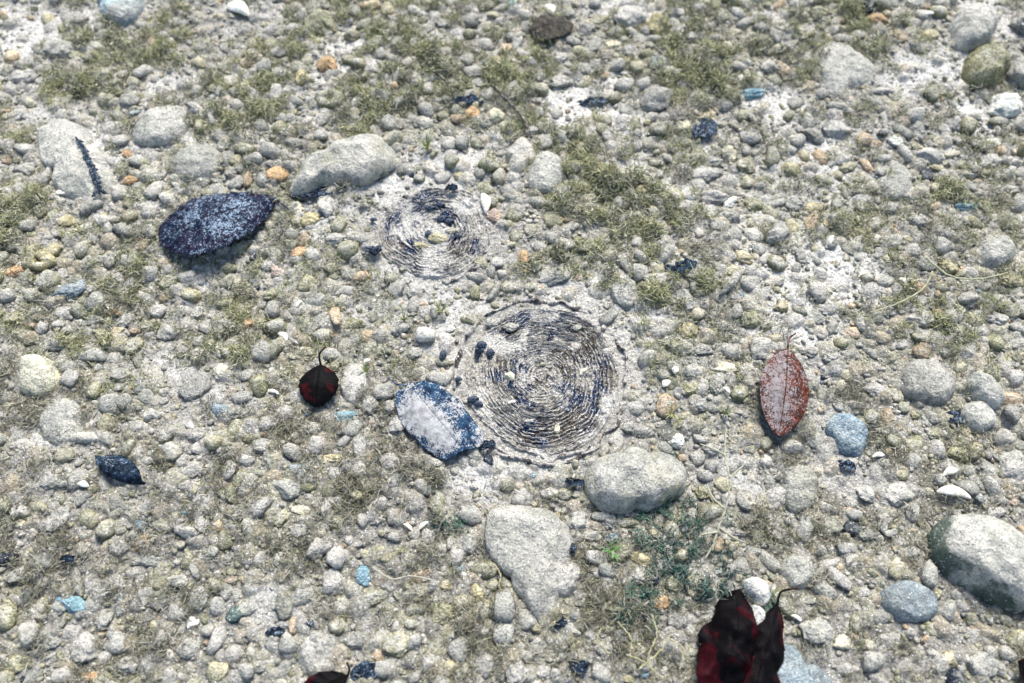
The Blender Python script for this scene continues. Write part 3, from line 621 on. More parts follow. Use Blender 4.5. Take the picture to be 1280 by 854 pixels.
def leaf(name, base, tip, width, mat, label, lift=.004, arch=.010, curl=.0, teeth=0, veins=8, bulge=.45, stem=None, twist=0, crumple=.0, bend=0, pile=(0, 0), seed=0, fold=0, blunt=1.0, tipz=0, rib=.0004, ragged=0, mr=1.0, skew=0, stemz=.002, edge_up=(0, 0)):
    b = Vector(at(*base)); t = Vector(at(*tip)); L = (t-b).length; ang = math.atan2(t.y-b.y, t.x-b.x)
    mid = ((base[0]+tip[0])/2, (base[1]+tip[1])/2); W = width*sum(scl(*mid))/2/2
    NU, NV = 120, 56; u = np.linspace(0, 1, NU); v = np.linspace(-1, 1, NV); U, Vv = np.meshgrid(u, v, indexing='ij')
    prof = np.sin(math.pi*U**(math.log(.5)/math.log(bulge)))**(.75*blunt)
    if teeth:
        k = U*teeth; prof = prof*(1-.07*(np.abs(Vv) > .0)*(1-(k-np.floor(k)))*np.abs(Vv)**3)
    prof = prof*(1+.05*(vn(U*5+seed, Vv*1.5, 1, seed+1)-.5))
    if ragged: prof = prof*(1-ragged*sstep(.35, .65, vn(U*7+seed*3.1, np.sign(Vv)*2.0+seed, 1, seed+6)))
    w_ = W*prof
    X = L*(U-.5); Y = Vv*w_ + bend*L*np.sin(math.pi*U)
    X = X + np.abs(Vv)*w_*.12 + skew*Vv*w_
    vph = (U-.35*np.abs(Vv)*W/L*1.6)*veins
    vf = np.abs(vph-np.round(vph)); vline = np.clip(1-vf/.10, 0, 1)*(np.abs(Vv) > .02); midl = np.clip(1-np.abs(Vv)*w_/.0011, 0, 1)
    sidev = np.where(Vv > 0, edge_up[1], edge_up[0])
    Z = arch*np.sin(math.pi*np.clip(U, 0, 1)) - curl*Vv**2*np.sin(math.pi*U)**.5 + rib*np.cos(vph*2*math.pi)*(np.abs(Vv)**.6) + fold*np.abs(Vv)*prof + tipz*U**2
    Z += sidev*np.abs(Vv)**2.5*prof
    Z += crumple*(fbm(X+seed, Y, .022, 3, seed+4)-.5)*2
    Z -= .0009*midl
    Z += twist*(U-.5)*Vv
    fx, fy = fbm(X*1.0+seed, Y, .02, 3, seed+7), 0
    pl = np.clip(pile[0]*np.exp(-((Vv-pile[1])/.55)**2)*np.sin(math.pi*np.clip(U, 0, 1))**.6 + (fx-.5)*1.2, 0, 1)
    Cc = np.stack([np.maximum(vline*.6, midl), np.abs(Vv), pl, np.ones_like(pl)], -1).reshape(-1, 4)
    th = .0005
    top = np.stack([X, Y, Z+th/2], -1).reshape(-1, 3); bot = np.stack([X, Y, Z-th/2], -1).reshape(-1, 3); n0 = len(top)
    idx = np.arange(NU*NV).reshape(NU, NV)
    Ft = np.stack([idx[:-1, :-1], idx[1:, :-1], idx[1:, 1:], idx[:-1, 1:]], -1).reshape(-1, 4); Fb = Ft[:, ::-1]+n0
    rim = np.concatenate([idx[0, :-1], idx[:-1, -1], idx[-1, :0:-1], idx[:0:-1, 0]]); rn = np.roll(rim, -1)
    Fr = np.stack([rim, rn, rn+n0, rim+n0], -1)
    V = np.concatenate([top, bot]); C = np.concatenate([Cc, Cc])
    z0 = HZ(b.x/2+t.x/2, b.y/2+t.y/2)
    root = bpy.data.objects.new(name, None); COL.objects.link(root); root.empty_display_size = .01
    root.location = ((b.x+t.x)/2, (b.y+t.y)/2, H0s((b.x+t.x)/2, (b.y+t.y)/2)+lift); root.rotation_euler = (0, 0, ang)
    link('blade', fast_mesh('blade', V, np.concatenate([Ft, Fb, Fr]), C), mat, root)
    # midrib under and over the blade
    iv = NV//2; pts = [Vector((X[i, iv], (Y[i, iv]+Y[i, iv-1])/2, Z[i, iv]+.0002)) for i in range(0, NU-6, 4)]
    link('midrib', tube_mesh(pts, [mr*(.0008*(1-.75*i/len(pts))+.0002) for i in range(len(pts))], 6, 'midrib', (.1, .9, .1)), mat, root)
    if stem:
        R2 = Matrix.Rotation(-ang, 2)
        sp = []
        for q in stem:
            d = R2 @ (Vector(at(*q)) - Vector(((b.x+t.x)/2, (b.y+t.y)/2))); sp.append(Vector((d.x, d.y, stemz)))
        sp = [Vector((X[1, iv], Y[1, iv], Z[1, iv]))]+sp
        sp = smooth_path(sp, 14)
        link('stem', tube_mesh(sp, [.00095*(1-.35*i/len(sp)) for i in range(len(sp))], 7, 'stem', (.1, .5, .1)), mat, root)
    return root

def smooth_path(P, n):
    out = []; m = len(P)
    for k in range(m-1):
        p0, p1, p2, p3 = P[max(k-1, 0)], P[k], P[k+1], P[min(k+2, m-1)]
        for i in range(n):
            s = i/n; out.append(.5*((2*p1)+(p2-p0)*s+(2*p0-5*p1+4*p2-p3)*s*s+(3*p1-p0-3*p2+p3)*s**3))
    out.append(P[-1].copy()); return out
def tube_data(pts, rad, k=6):
    V = []; F = []; n = len(pts)
    for i, p in enumerate(pts):
        d = (pts[min(i+1, n-1)]-pts[max(i-1, 0)]); d = d.normalized() if d.length > 1e-9 else Vector((1, 0, 0))
        a = d.cross(Vector((0, 0, 1))); a = a.normalized() if a.length > 1e-4 else Vector((1, 0, 0)); b = d.cross(a)
        for j in range(k):
            t = 2*math.pi*j/k; V.append(p+(a*math.cos(t)+b*math.sin(t))*rad[i])
    for i in range(n-1):
        for j in range(k): F.append((i*k+j, i*k+(j+1) % k, (i+1)*k+(j+1) % k, (i+1)*k+j))
    V.append(pts[0]); V.append(pts[-1]); c0 = len(V)-2
    for j in range(k): F.append((c0, (j+1) % k, j, c0)); F.append((c0+1, (n-1)*k+j, (n-1)*k+(j+1) % k, c0+1))
    return V, F
def mixed_mesh(name, V, F, col=None):
    F = [tuple(dict.fromkeys(f)) for f in F]
    me = bpy.data.meshes.new(name); me.from_pydata([tuple(v) for v in V], [], F); me.polygons.foreach_set('use_smooth', [True]*len(F)); me.update()
    if col is not None:
        ca = me.color_attributes.new('tint', 'FLOAT_COLOR', 'POINT'); ca.data.foreach_set('color', np.tile(np.array([*col, 1.0], np.float32), len(V)))
    return me
def tube_mesh(pts, rad, k, name, col): V, F = tube_data(pts, rad, k); return mixed_mesh(name, V, F, col)

def ltag(o, l, g='fallen leaves on the lake bed'): tag(o, l, 'leaf', g); return o
def occ_line(a, b, r):
    for i in range(5):
        s = (i+.5)/5; x, y = at(a[0]+(b[0]-a[0])*s, a[1]+(b[1]-a[1])*s); OCC.append((x, y, r*scl(*a)[0]))
ltag(leaf('leaf', (347,252), (201,299), 90, M_NAVY, '', lift=.007, arch=.014, curl=.013, teeth=16, veins=9, bulge=.56, blunt=.72, pile=(.45, .0), seed=3, bend=.07, rib=.0009, edge_up=(-.002, .010), stem=[(356,262),(364,268)], crumple=.003), 'big dark blue rotted leaf with toothed edge, dusted with pale silt'); occ_line((330,262), (215,295), 30)
ltag(leaf('leaf', (513,484), (580,568), 74, M_SILTLEAF, '', lift=.0095, arch=.004, curl=.006, mr=.35, skew=.28, ragged=.06, teeth=0, veins=6, bulge=.52, blunt=.27, pile=(1.0, -.25), rib=.0002, seed=5, stem=[(500,486),(489,478)], crumple=.0035), 'blue leaf thickly covered in whitish silt, left of the larger stump'); occ_line((515,500), (580,560), 34)
ltag(leaf('leaf', (404,462), (398,514), 50, M_BLACKL, '', lift=.012, arch=.006, curl=.007, teeth=6, veins=5, rib=.0001, bulge=.40, blunt=.95, pile=(0, 0), seed=7, stem=[(404,452),(412,443)], crumple=.002, stemz=.005), 'small black maroon leaf with thin stem beside a pale crescent cobble'); occ_line((402,465), (398,510), 18)
ltag(leaf('leaf', (981,441), (970,549), 60, M_RED, '', lift=.008, arch=.005, curl=.004, teeth=0, rib=.0002, veins=8, bulge=.47, blunt=.85, pile=(.85, -.22), seed=9, stem=[(982,430),(990,423)], crumple=.0015, edge_up=(.004, -.001)), 'upright red-brown leaf with grey silt film and curved stem'); occ_line((980,455), (970,540), 24)
ltag(leaf('leaf', (128,574), (186,606), 30, M_NAVY2, '', lift=.008, arch=.006, curl=.006, teeth=6, veins=5, pile=(.3, 0), seed=11, crumple=.003, twist=.010), 'narrow navy curled leaf at lower left, edge in shade'); occ_line((130,576), (182,604), 12)
ltag(leaf('leaf', (922,738), (885,905), 86, M_DARKRED, '', lift=.014, arch=.008, curl=.008, ragged=.18, teeth=7, veins=7, rib=.0003, bulge=.55, blunt=.6, seed=13, crumple=.012), 'larger dark red crumpled leaf cut by the bottom edge'); occ_line((915,750), (895,880), 38)
ltag(leaf('leaf', (968,757), (925,900), 62, M_DARKRED, '', lift=.009, arch=.010, curl=.006, ragged=.18, teeth=6, veins=6, bulge=.60, blunt=.7, seed=15, crumple=.007, stem=[(972,742),(992,738)]), 'narrower near-black leaf overlapping the larger dark red one'); occ_line((962,770), (930,880), 26)
ltag(leaf('leaf', (438,846), (370,880), 40, M_DARKRED, '', lift=.010, arch=.006, teeth=5, veins=5, seed=17, crumple=.003, stem=[(440,838),(437,829)]), 'small dark red leaf with upcurved stem at the bottom edge')
ltag(leaf('leaf', (1262,828), (1320,870), 70, M_DARKRED, '', lift=.012, arch=.010, teeth=5, veins=5, seed=19, crumple=.004), 'dark red leaf in the bottom right corner')
ltag(leaf('leaf', (716,38), (664,48), 36, M_CHAR, '', lift=.007, arch=.006, curl=.003, teeth=9, veins=5, bulge=.55, blunt=.55, pile=(.3, 0), seed=21, crumple=.002), 'charcoal grey leaf lying flat near the top edge'); occ_line((710,38), (668,46), 14)
SCR = [(848,338,44,20,10,'navy leaf scrap in gravel right of the broad algae bed'),(880,163,34,24,30,'navy speckled leaf scrap near the pale sand at the top'),(1193,520,30,18,0,'dark blue leaf scrap left of the pale angular cobbles'),
 (460,840,44,26,20,'blue-black speckled scrap by the small dark red leaf'),(722,833,26,20,-30,'deep blue leaf scrap near the bottom edge'),(717,603,27,12,-10,'dark blue scrap touching the mossy boulder'),
 (1060,580,28,14,-20,'thin dark blue scrap below the blue-grey slate'),(90,700,20,12,0,'dark blue scrap above the light blue pebble'),(713,688,15,17,40,'small teal-blue scrap beside the tapering slab'),
 (817,724,14,13,0,'small deep blue scrap below the mossy boulder'),(600,440,24,14,70,'blue-black scrap on the left rim of the larger stump'),(470,318,12,26,90,'glossy teal blue shard beside the smaller stump'),
 (565,240,16,10,0,'tiny dark scrap on the top rim of the smaller stump'),(400,246,70,14,8,'long dark blue strip standing in for shade under the long pale boulder'),(700,780,18,14,30,'blue scrap between moss right of the slab tip'),(610,560,22,14,20,'deep blue scrap at the tip of the silted blue leaf'),  # the long one under the pale boulder is its shade, added as a dark strip
 (740,128,40,12,5,'dark blue speckled scrap lying in the white sand at the top'),(580,134,50,12,4,'long black scrap above the pale silt patch'),(805,773,11,9,0,'tiny bright blue scrap above the yellow stalks'),(345,790,24,12,10,'thin navy scrap on the silt above the sunken slab'),(388,782,15,14,70,'small dark blue scrap in silt above the sunken slab')]
for i, (px, py, w_, h_, rot, lab) in enumerate(SCR):
    dx, dy = math.cos(R(rot))*w_/2, -math.sin(R(rot))*w_/2
    ltag(leaf('leaf_scrap_or_shade', (px-dx, py-dy), (px+dx, py+dy), h_, M_NAVY2, '', lift=.0035, arch=.0025, teeth=4, veins=3, bulge=.45+.1*(i % 3), blunt=.5, pile=(.2, 0), seed=40+i, crumple=.004, ragged=.38), lab, 'dark leaf scraps on the lake bed')
    OCC.append((*at(px, py), h_*.4*scl(px, py)[0]))

# the feathery frond: a bent rachis with paired dark leaflets
def frond():
    root = bpy.data.objects.new('rotted_frond', None); COL.objects.link(root); x0, y0 = at(120, 222); root.location = (x0, y0, H0s(x0, y0)+.011)
    tag(root, 'dark blue rotted frond with paired leaflets on the long white slab', 'frond')
    P = [Vector((at(*p)[0]-x0, at(*p)[1]-y0, z)) for p, z in (((104,184), .003), ((114,198), .004), ((121,215), .004), ((128,232), .002), ((130,250), -.002))]
    S = smooth_path(P, 4); link('rachis', tube_mesh(S, [.0009]*len(S), 6, 'rachis', (.1,.5,.1)), M_NAVY2, root)
    V = []; F = []
    for i in range(2, len(S)-1):
        d = (S[i+1]-S[i-1]).normalized(); s = Vector((-d.y, d.x, 0)); w0 = (.0022+.0045*i/len(S))*(.5+.8*random.Random(i).random())
        for sg in (-1, 1):
            if (i*7+sg*3) % 5 == 0: continue
            b = len(V); tip = S[i]+s*sg*w0+d*w0*.5+Vector((0, 0, -.001)); m = (S[i]+tip)/2; q = d*.0026
            for zz in (.0003, -.0003):
                V += [S[i]+Vector((0, 0, zz)), m+q+Vector((0, 0, zz+.0008)), tip+Vector((0, 0, zz)), m-q+Vector((0, 0, zz+.0008))]
            F += [(b, b+1, b+2, b+3), (b+7, b+6, b+5, b+4)]+[(b+k, b+4+k, b+4+(k+1) % 4, b+(k+1) % 4) for k in range(4)]
    link('leaflets', mixed_mesh('leaflets', V, F, (.0, .5, .35)), M_NAVY2, root)
frond()

# ------------------------------------------------------------------ shells, snails, twigs, stalks
m, t, b = newmat('shell'); g = G(t); P = g.n('ShaderNodeTexCoord').outputs['Object']
n = g.noise(P, 400, 3); g.set(b.inputs['Base Color'], g.mix(g.ramp(n, .35, .7), (.55,.50,.38), (.84,.83,.78))); b.inputs['Roughness'].default_value = .45
g.set(b.inputs['Normal'], g.bump(n, .0006, .5)); M_SHELL = m
m, t, b = newmat('snail_shell'); g = G(t); P = g.n('ShaderNodeTexCoord').outputs['Object']
n = g.noise(P, 700, 3); g.set(b.inputs['Base Color'], g.mix(g.ramp(n, .5, .75), (.012,.022,.04), (.10,.13,.16))); b.inputs['Roughness'].default_value = .35; M_SNAIL = m
m, t, b = newmat('twig_bark'); g = G(t); P = g.n('ShaderNodeNewGeometry').outputs['Position']
n = g.noise(P, 500, 4, .6); a = g.n('ShaderNodeAttribute', attribute_name='tint')
g.set(b.inputs['Base Color'], g.mix(g.ramp(n, .5, .7), a.outputs['Color'], (.42,.40,.35))); g.set(b.inputs['Normal'], g.bump(n, .0015, .8)); M_TWIG = m

def shard(px, py, L, W, rot, label, curve=.35):
    x, y = at(px, py); s = sum(scl(px, py))/2; L *= s/2; W *= s/2; NU, NV = 26, 12
    u = np.linspace(-1, 1, NU); v = np.linspace(-1, 1, NV); U, Vv = np.meshgrid(u, v, indexing='ij')
    w_ = W*np.sqrt(np.clip(1-U**2, 0.0, 1))*(1+.15*np.sin(3*U+px))
    X = L*U; Y = Vv*w_ + curve*L*(1-U**2)*.6; Z = (1-U**2)*L*.18 + (1-Vv**2)*W*.55*(1-U**2)**.5
    th = .0006; top = np.stack([X, Y, Z], -1).reshape(-1, 3); bot = np.stack([X, Y, Z-th], -1).reshape(-1, 3); n0 = len(top)
    idx = np.arange(NU*NV).reshape(NU, NV); Ft = np.stack([idx[:-1, :-1], idx[1:, :-1], idx[1:, 1:], idx[:-1, 1:]], -1).reshape(-1, 4)
    rim = np.concatenate([idx[0, :-1], idx[:-1, -1], idx[-1, :0:-1], idx[:0:-1, 0]]); rn = np.roll(rim, -1)
    F = np.concatenate([Ft, Ft[:, ::-1]+n0, np.stack([rim, rn, rn+n0, rim+n0], -1)])
    o = link('shell_fragment', fast_mesh('shell_fragment', np.concatenate([top, bot]), F), M_SHELL, loc=(x, y, max(HZ(x, y), H0s(x, y))+.0035)); o.rotation_euler = (R(rnd.uniform(-12, 12)), R(rnd.uniform(-8, 8)), R(rot))
    tag(o, label, 'shell', 'broken shells in the gravel'); return o
SHL = [(298,16,30,15,-30),(605,257,28,10,-80),(510,660,14,4,-35),(530,658,16,5,40),(352,420,18,8,-40),(343,493,14,5,-15),(375,382,10,4,60),(832,483,13,8,40),(843,467,10,8,70),(108,609,15,7,-10),
 (1190,620,40,12,-15),(1188,591,20,9,20),(603,718,11,6,40),(992,773,18,5,-25),(1100,569,16,6,10),(247,778,8,5,80),(478,141,8,4,70),(686,18,16,10,-60),(1040,300,14,6,70),(1155,28,12,5,20),(728,652,9,4,60),
 (640,505,9,4,20),(905,492,10,4,-40),(460,455,9,4,30),(1128,352,10,6,-50),(940,630,9,4,0)]
SHW = ['cream', 'pale', 'thin white', 'white', 'broken white', 'slim white']
for i, (px, py, L, W, rot) in enumerate(SHL):
    lab = 'white crescent shell above the green-sided boulder' if px == 1190 else uniq_label(f'{SHW[i % 6]} curved shell fragment', px, py)
    shard(px, py, L, W, rot, lab)
def snail(px, py, w_, h_, rot, label):
    x, y = at(px, py); s = scl(px, py)[0]; pts = []; rad = []
    for i in range(60):
        k = i/59; a = k*5*math.pi; r = (1-k)**1.2
        pts.append(Vector((r*math.cos(a)*.55+.12, r*math.sin(a)*.55, k*.9-.1))); rad.append(.46*(1-k)**1.1+.03)
    V, F = tube_data(pts, rad, 12); V = [Vector((v.x*w_*s/2, v.y*h_*s/2, v.z*h_*s/2)) for v in V]
    o = link('snail_shell', mixed_mesh('snail_shell', V, F), M_SNAIL, loc=(x, y, max(HZ(x, y), .001)+.0025)); o.rotation_euler = (0, 0, R(rot))
    tag(o, label, 'snail shell', 'dark snail shells by the stumps')
snail(590,502,17,11,10,'dark snail shell, upper one of two left of the larger stump'); snail(597,507,13,11,-20,'dark snail shell, lower one of two left of the larger stump')
snail(553,448,10,18,0,'upright dark snail shell above the silted blue leaf'); snail(572,477,11,10,0,'single dark snail shell just up and right of the silted blue leaf')
snail(552,277,16,13,20,'dark snail shell at the centre of the smaller ringed stump'); snail(560,280,12,10,0,'dark snail shell touching the central one on the smaller stump')
snail(537,263,15,9,0,'dark snail shell in the upper part of the smaller stump'); snail(550,259,13,8,0,'dark snail shell beside another near the top of the smaller stump')
snail(536,296,14,8,0,'grey-brown snail shell in the lower part of the smaller stump'); snail(572,298,12,8,0,'dark snail shell on the lower right of the smaller stump')
snail(601,434,15,13,0,'dark snail shell on the left edge rings of the larger stump'); snail(612,444,12,14,0,'second dark snail shell on the left edge rings of the larger stump')
snail(467,279,10,8,0,'grey snail shell on pale silt left of the smaller stump')
def on_stump(px, py, w_, h_, rot, code, label):
    x, y = at(px, py); o = stone(px, py, w_, h_, rot, code, label=label, lift=1.0, grp='pebbles lying on the stumps'); o.location.z = .0015+o.scale.z*.45
on_stump(638,472,15,15,0,'c','round cream pebble lying on the left half of the larger stump')
on_stump(728,466,14,8,30,'c','small cream chip lying on the right half of the larger stump')
on_stump(696,537,8,14,0,'c','upright cream chip on the lower rings of the larger stump')
on_stump(548,300,24,14,-10,'y','yellowish pebble lying in the lower half of the smaller stump')
on_stump(565,290,14,10,20,'c','cream pebble right of the yellowish one on the smaller stump')
on_stump(525,308,26,10,-5,'y','long yellowish pebble near the lower rim of the smaller stump')
on_stump(638,412,22,16,0,'e','silted lump on the upper left rings of the larger stump')
on_stump(616,405,22,14,20,'g','grey silted lump inside the upper left bark of the larger stump')
on_stump(720,412,14,10,0,'p','pale lump on the upper right rings of the larger stump')

def twig(pts, r0, r1, col, label, name='twig', z=.008, grp='twigs and stalks', branches=()):
    P = []
    for p in pts:
        x, y = at(*p[:2]); P.append(Vector((x, y, H0s(x, y)+(p[2] if len(p) > 2 else z))))
    S = smooth_path(P, 8)
    for i, s in enumerate(S): s.z += .0006*math.sin(i*1.7); s.x += .0005*math.sin(i*2.3)
    n = len(S); V, F = tube_data(S, [(r0+(r1-r0)*i/n)*(1+.15*math.sin(i*1.3)) for i in range(n)], 8)
    for bp in branches:
        B = []
        for p in bp: x, y = at(*p[:2]); B.append(Vector((x, y, H0s(x, y)+(p[2] if len(p) > 2 else z))))
        B = smooth_path(B, 6); v, f = tube_data(B, [r1*1.1*(1-.5*i/len(B)) for i in range(len(B))], 6); k = len(V); V += v; F += [tuple(q+k for q in ff) for ff in f]
    o = link(name, mixed_mesh(name, V, F, col), M_TWIG); tag(o, label, name.split('_')[-1], grp)
    # origin at its base
    b0 = P[0].copy(); o.data.transform(Matrix.Translation(-b0)); o.location = b0; return o
twig([(618,122),(634,138),(648,152),(658,168),(664,184)], .0016, .0011, (.05,.045,.04), 'dark bent twig pointing down at two pale cobbles, above the stumps', z=.010)
twig([(905,540,.010),(902,575,.016),(906,610,.020),(902,640,.016),(893,668,.012),(888,690,.008)], .0006, .0010, (.30,.29,.20), 'pale branching waterweed stalk right of the mossy boulder', 'waterweed_stalk',
     branches=[[(902,575,.016),(888,568,.018),(872,560,.014)],[(905,605,.020),(922,590,.022)],[(900,640,.016),(886,628,.018),(880,612,.016)],[(895,662,.012),(915,676,.012),(930,680,.008)],[(893,668,.012),(872,672,.014)],[(889,684,.008),(880,700,.006)]])
twig([(468,712),(492,726),(515,722),(545,728)], .0008, .0005, (.30,.29,.22), 'thin pale stalk right of the bumpy blue pebble', 'stalk')
twig([(622,712),(626,722),(624,735),(632,744)], .0006, .0004, (.30,.26,.14), 'thin hooked stalk at the left side of the tapering slab', 'stalk')
for i, (pp, lab) in enumerate([([(812,772),(818,795),(808,820),(812,840)], 'yellow stalk left of the dark red leaves, longest of its tangle'), ([(795,838),(822,815),(838,790)], 'yellow stalk crossing its tangle up to the right, by the dark red leaves'), ([(780,820),(800,828),(826,850)], 'yellow stalk running down through the tangle by the bottom edge'),
    ([(832,800),(850,812),(846,838)], 'short yellow stalk curling at the right of the tangle'), ([(770,780),(786,800),(784,822)], 'yellow stalk bending down at the left of the tangle'), ([(760,820),(745,800),(752,785)], 'pale curled stalk left of the yellow tangle')]):
    twig(pp, .0006, .0004, (.30,.28,.14), lab, 'stalk', z=.012, grp='yellow stalks')
twig([(1150,330),(1180,352),(1215,356),(1250,350)], .0009, .0006, (.33,.33,.20), 'arched olive grass blade below the smooth grey oval cobble', 'grass_blade', z=.013)
twig([(1160,345),(1150,365),(1120,382),(1085,394)], .0009, .0006, (.30,.30,.18), 'olive grass blade sweeping over white sand at upper right', 'grass_blade', z=.010)
twig([(500,478),(488,468),(478,466)], .0005, .0004, (.06,.06,.06), 'thin black hair-like root above the silted blue leaf', 'root', z=.009)
twig([(648,310),(665,303),(690,296)], .0006, .0004, (.30,.29,.25), 'short straight pale stalk between the two ringed stumps', 'stalk', z=.012)

# ------------------------------------------------------------------ algae
def fibres(blobs, density, L0, L1, rad, cols, seed, mound=.010, ground=True):
    """thin bent three-sided filaments; blobs are (x, y, r)"""
    g = np.random.default_rng(seed); xs = []; ys = []; zs = []; hh = []
    for (x, y, r) in blobs:
        n = int(density*math.pi*r*r)
        if n < 1: continue
        a = g.uniform(0, 6.283, n); q = np.sqrt(g.random(n))*(.75+.5*g.random(n)); px_ = x+r*q*np.cos(a); py_ = y+r*q*np.sin(a)
        clump = fbm(px_+.4*py_, py_-.4*px_, .012, 3, 61); k = clump > .33+.12*g.random(n); px_, py_, q, clump = px_[k], py_[k], q[k], clump[k]
        xs.append(px_); ys.append(py_); zs.append(mound*np.clip(1-q*q*.8, .12, 1)*g.random(len(px_))**.7*np.clip((clump-.3)*3, .15, 1.2))
    X = np.concatenate(xs); Y = np.concatenate(ys); Zr = np.concatenate(zs)
    n = len(X)
    I = np.clip(((X-gx[0])/STEP).astype(int), 0, len(gx)-1); J = np.clip(((Y-gy[0])/STEP).astype(int), 0, len(gy)-1)
    Z0 = Zc[J, I]*.5 + H0(X, Y)*.5 + Zr
    P = np.stack([X, Y, Z0], -1); az = g.uniform(0, 6.283, n); el = g.normal(.25, .55, n)
    d = np.stack([np.cos(az)*np.cos(el), np.sin(az)*np.cos(el), np.sin(el)], -1); L = g.uniform(L0, L1, n)[:, None]
    NS = 4; pts = [P]
    for s in range(NS-1):
        d = d + g.normal(0, .42, (n, 3)); d /= np.linalg.norm(d, axis=1)[:, None]; pts.append(pts[-1]+d*L/(NS-1))
    side = np.cross(d, g.normal(size=(n, 3))); side /= np.linalg.norm(side, axis=1)[:, None]+1e-9; up = np.cross(d, side)
    V = np.zeros((n, NS*3, 3)); R0 = rad*g.uniform(.6, 1.5, n)
    for s in range(NS):
        rr = (R0*(1-.22*s))[:, None]
        for j in range(3):
            t = 2*math.pi*j/3; V[:, s*3+j] = pts[s]+rr*(side*math.cos(t)+up*math.sin(t))
    f = []
    for s in range(NS-1):
        for j in range(3): f.append((s*3+j, s*3+(j+1) % 3, s*3+3+(j+1) % 3, s*3+3+j))
    F = (np.array(f)[None]+(np.arange(n)*NS*3)[:, None, None]).reshape(-1, 4)
    cols = np.array(cols); ci = (fbm(X, Y, .02, 2, 71)*1.2-.1 + g.normal(0, .18, n))*len(cols); c = cols[np.clip(ci.astype(int), 0, len(cols)-1)]*g.uniform(.65, 1.35, n)[:, None]
    C = np.repeat(np.concatenate([c, np.ones((n, 1))], 1), NS*3, 0)
    return V.reshape(-1, 3), F, C
OLV = [(.39,.38,.23), (.32,.32,.17), (.22,.23,.11), (.42,.405,.30), (.13,.14,.08)]
DRY = [(.27,.25,.19), (.37,.35,.28), (.18,.17,.125), (.24,.235,.14), (.11,.105,.085)]
TEAL = [(.05,.13,.095), (.09,.18,.12), (.20,.21,.17), (.03,.07,.06), (.06,.12,.10)]
TUFT = [(300,135,42,'O'),(180,62,40,'O'),(90,110,34,'O'),(450,140,44,'O'),(505,45,42,'O'),(560,95,34,'O'),(345,60,30,'O'),(700,185,46,'O'),(765,245,52,'O'),(725,215,40,'O'),(815,262,36,'O'),(860,85,36,'O'),
 (895,105,30,'O'),(40,285,40,'O'),(160,350,34,'O'),(105,425,28,'O'),(290,425,30,'O'),(740,330,32,'O'),(805,355,34,'O'),(870,360,24,'O'),(640,95,26,'O'),(850,30,34,'O'),(1065,25,32,'O'),(990,60,26,'O'),
 (1185,395,34,'O'),(1190,245,22,'O'),(450,590,40,'D'),(520,600,36,'D'),(430,640,26,'D'),(50,700,38,'D'),(190,800,38,'D'),(240,745,26,'D'),(590,765,30,'D'),(520,720,34,'D'),(770,745,44,'D'),(740,700,30,'D'),
 (700,815,32,'D'),(800,820,36,'D'),(850,690,36,'T'),(900,735,32,'T'),(830,650,24,'T'),(825,625,14,'T'),(780,625,14,'T'),(1000,665,28,'D'),(950,650,26,'D'),(690,640,20,'D'),(800,760,24,'T'),(1020,740,26,'D'),(1140,820,30,'D'),(610,810,26,'D'),(640,770,20,'D'),(560,655,14,'T'),(885,660,22,'T')]
TW = {'O': 'olive green', 'D': 'drab brownish', 'T': 'dark teal green'}
protoN = 0
for i, (px, py, r, k) in enumerate(TUFT):
    x, y = at(px, py); sx, sy = scl(px, py); g = np.random.default_rng(900+i); rr = r*(sx+sy)/2
    bl = [(x+g.normal(0, .7)*rr, y+g.normal(0, .6)*rr, rr*g.uniform(.18, .45)) for _ in range(20)]
    V, F, C = fibres(bl, 3.8e5 if k == 'O' else 4.4e5 if k == 'T' else 2.4e5, .003, .0090 if k != 'D' else .0105, .00045 if k != 'D' else .00036, {'O': OLV, 'D': DRY, 'T': TEAL}[k], 1000+i, mound=.013 if k == 'O' else .009)
    z = H0s(x, y); V = V-np.array([x, y, z])
    o = link('algae_tuft', fast_mesh('algae_tuft', V, F, C), M_FIBRE, loc=(x, y, z))
    lab = 'broad olive algae bed right of the two pale cobbles' if (px, py) == (765, 245) else uniq_label(f"{'wide' if r > 38 else 'small' if r < 26 else 'loose'} {TW[k]} algae tuft", px, py)
    tag(o, lab, 'algae', 'tufts of algae on the lake bed')
# the small bright sprigs that stand upright
def sprig(px, py, h, n, col, label, seed):
    x, y = at(px, py); z = H0s(x, y); g = random.Random(seed); V = []; F = []
    for i in range(n):
        a = g.uniform(0, 6.28); l = h*g.uniform(.6, 1); s = g.uniform(.25, .7)
        pts = smooth_path([Vector((0, 0, 0)), Vector((math.cos(a)*l*s*.4, math.sin(a)*l*s*.4, l*.5)), Vector((math.cos(a)*l*s, math.sin(a)*l*s, l*.85))], 4)
        v, f = tube_data(pts, [.0006*(1-.7*j/len(pts)) for j in range(len(pts))], 5); k = len(V); V += v; F += [tuple(q+k for q in ff) for ff in f]
    tag(link('water_sprig', mixed_mesh('water_sprig', V, F, col), M_FIBRE, loc=(x, y, z+.001)), label, 'water plant', 'small upright water plants')
for a in [(535,193,.024,14,(.28,.32,.12),'upright green sprig on the pale silt above the smaller stump',1),(552,390,.020,9,(.30,.33,.14),'thin green sprig between the two ringed stumps',2),(765,690,.018,12,(.10,.30,.05),'bright green sprig beside the slate blue pebble below the mossy boulder',3),
          (548,392,.012,6,(.30,.30,.16),'lowest pale sprig between the two ringed stumps',4),(505,400,.016,8,(.27,.30,.13),'faint green sprig up and left of the larger stump',5),(838,520,.022,12,(.30,.31,.14),'pale olive sprig right of the larger stump',6),
          (458,465,.014,10,(.24,.30,.10),'little green sprig right of the pale crescent cobble',7),(905,520,.016,10,(.29,.31,.17),'faint olive sprig left of the red-brown leaf',8)]: sprig(*a)

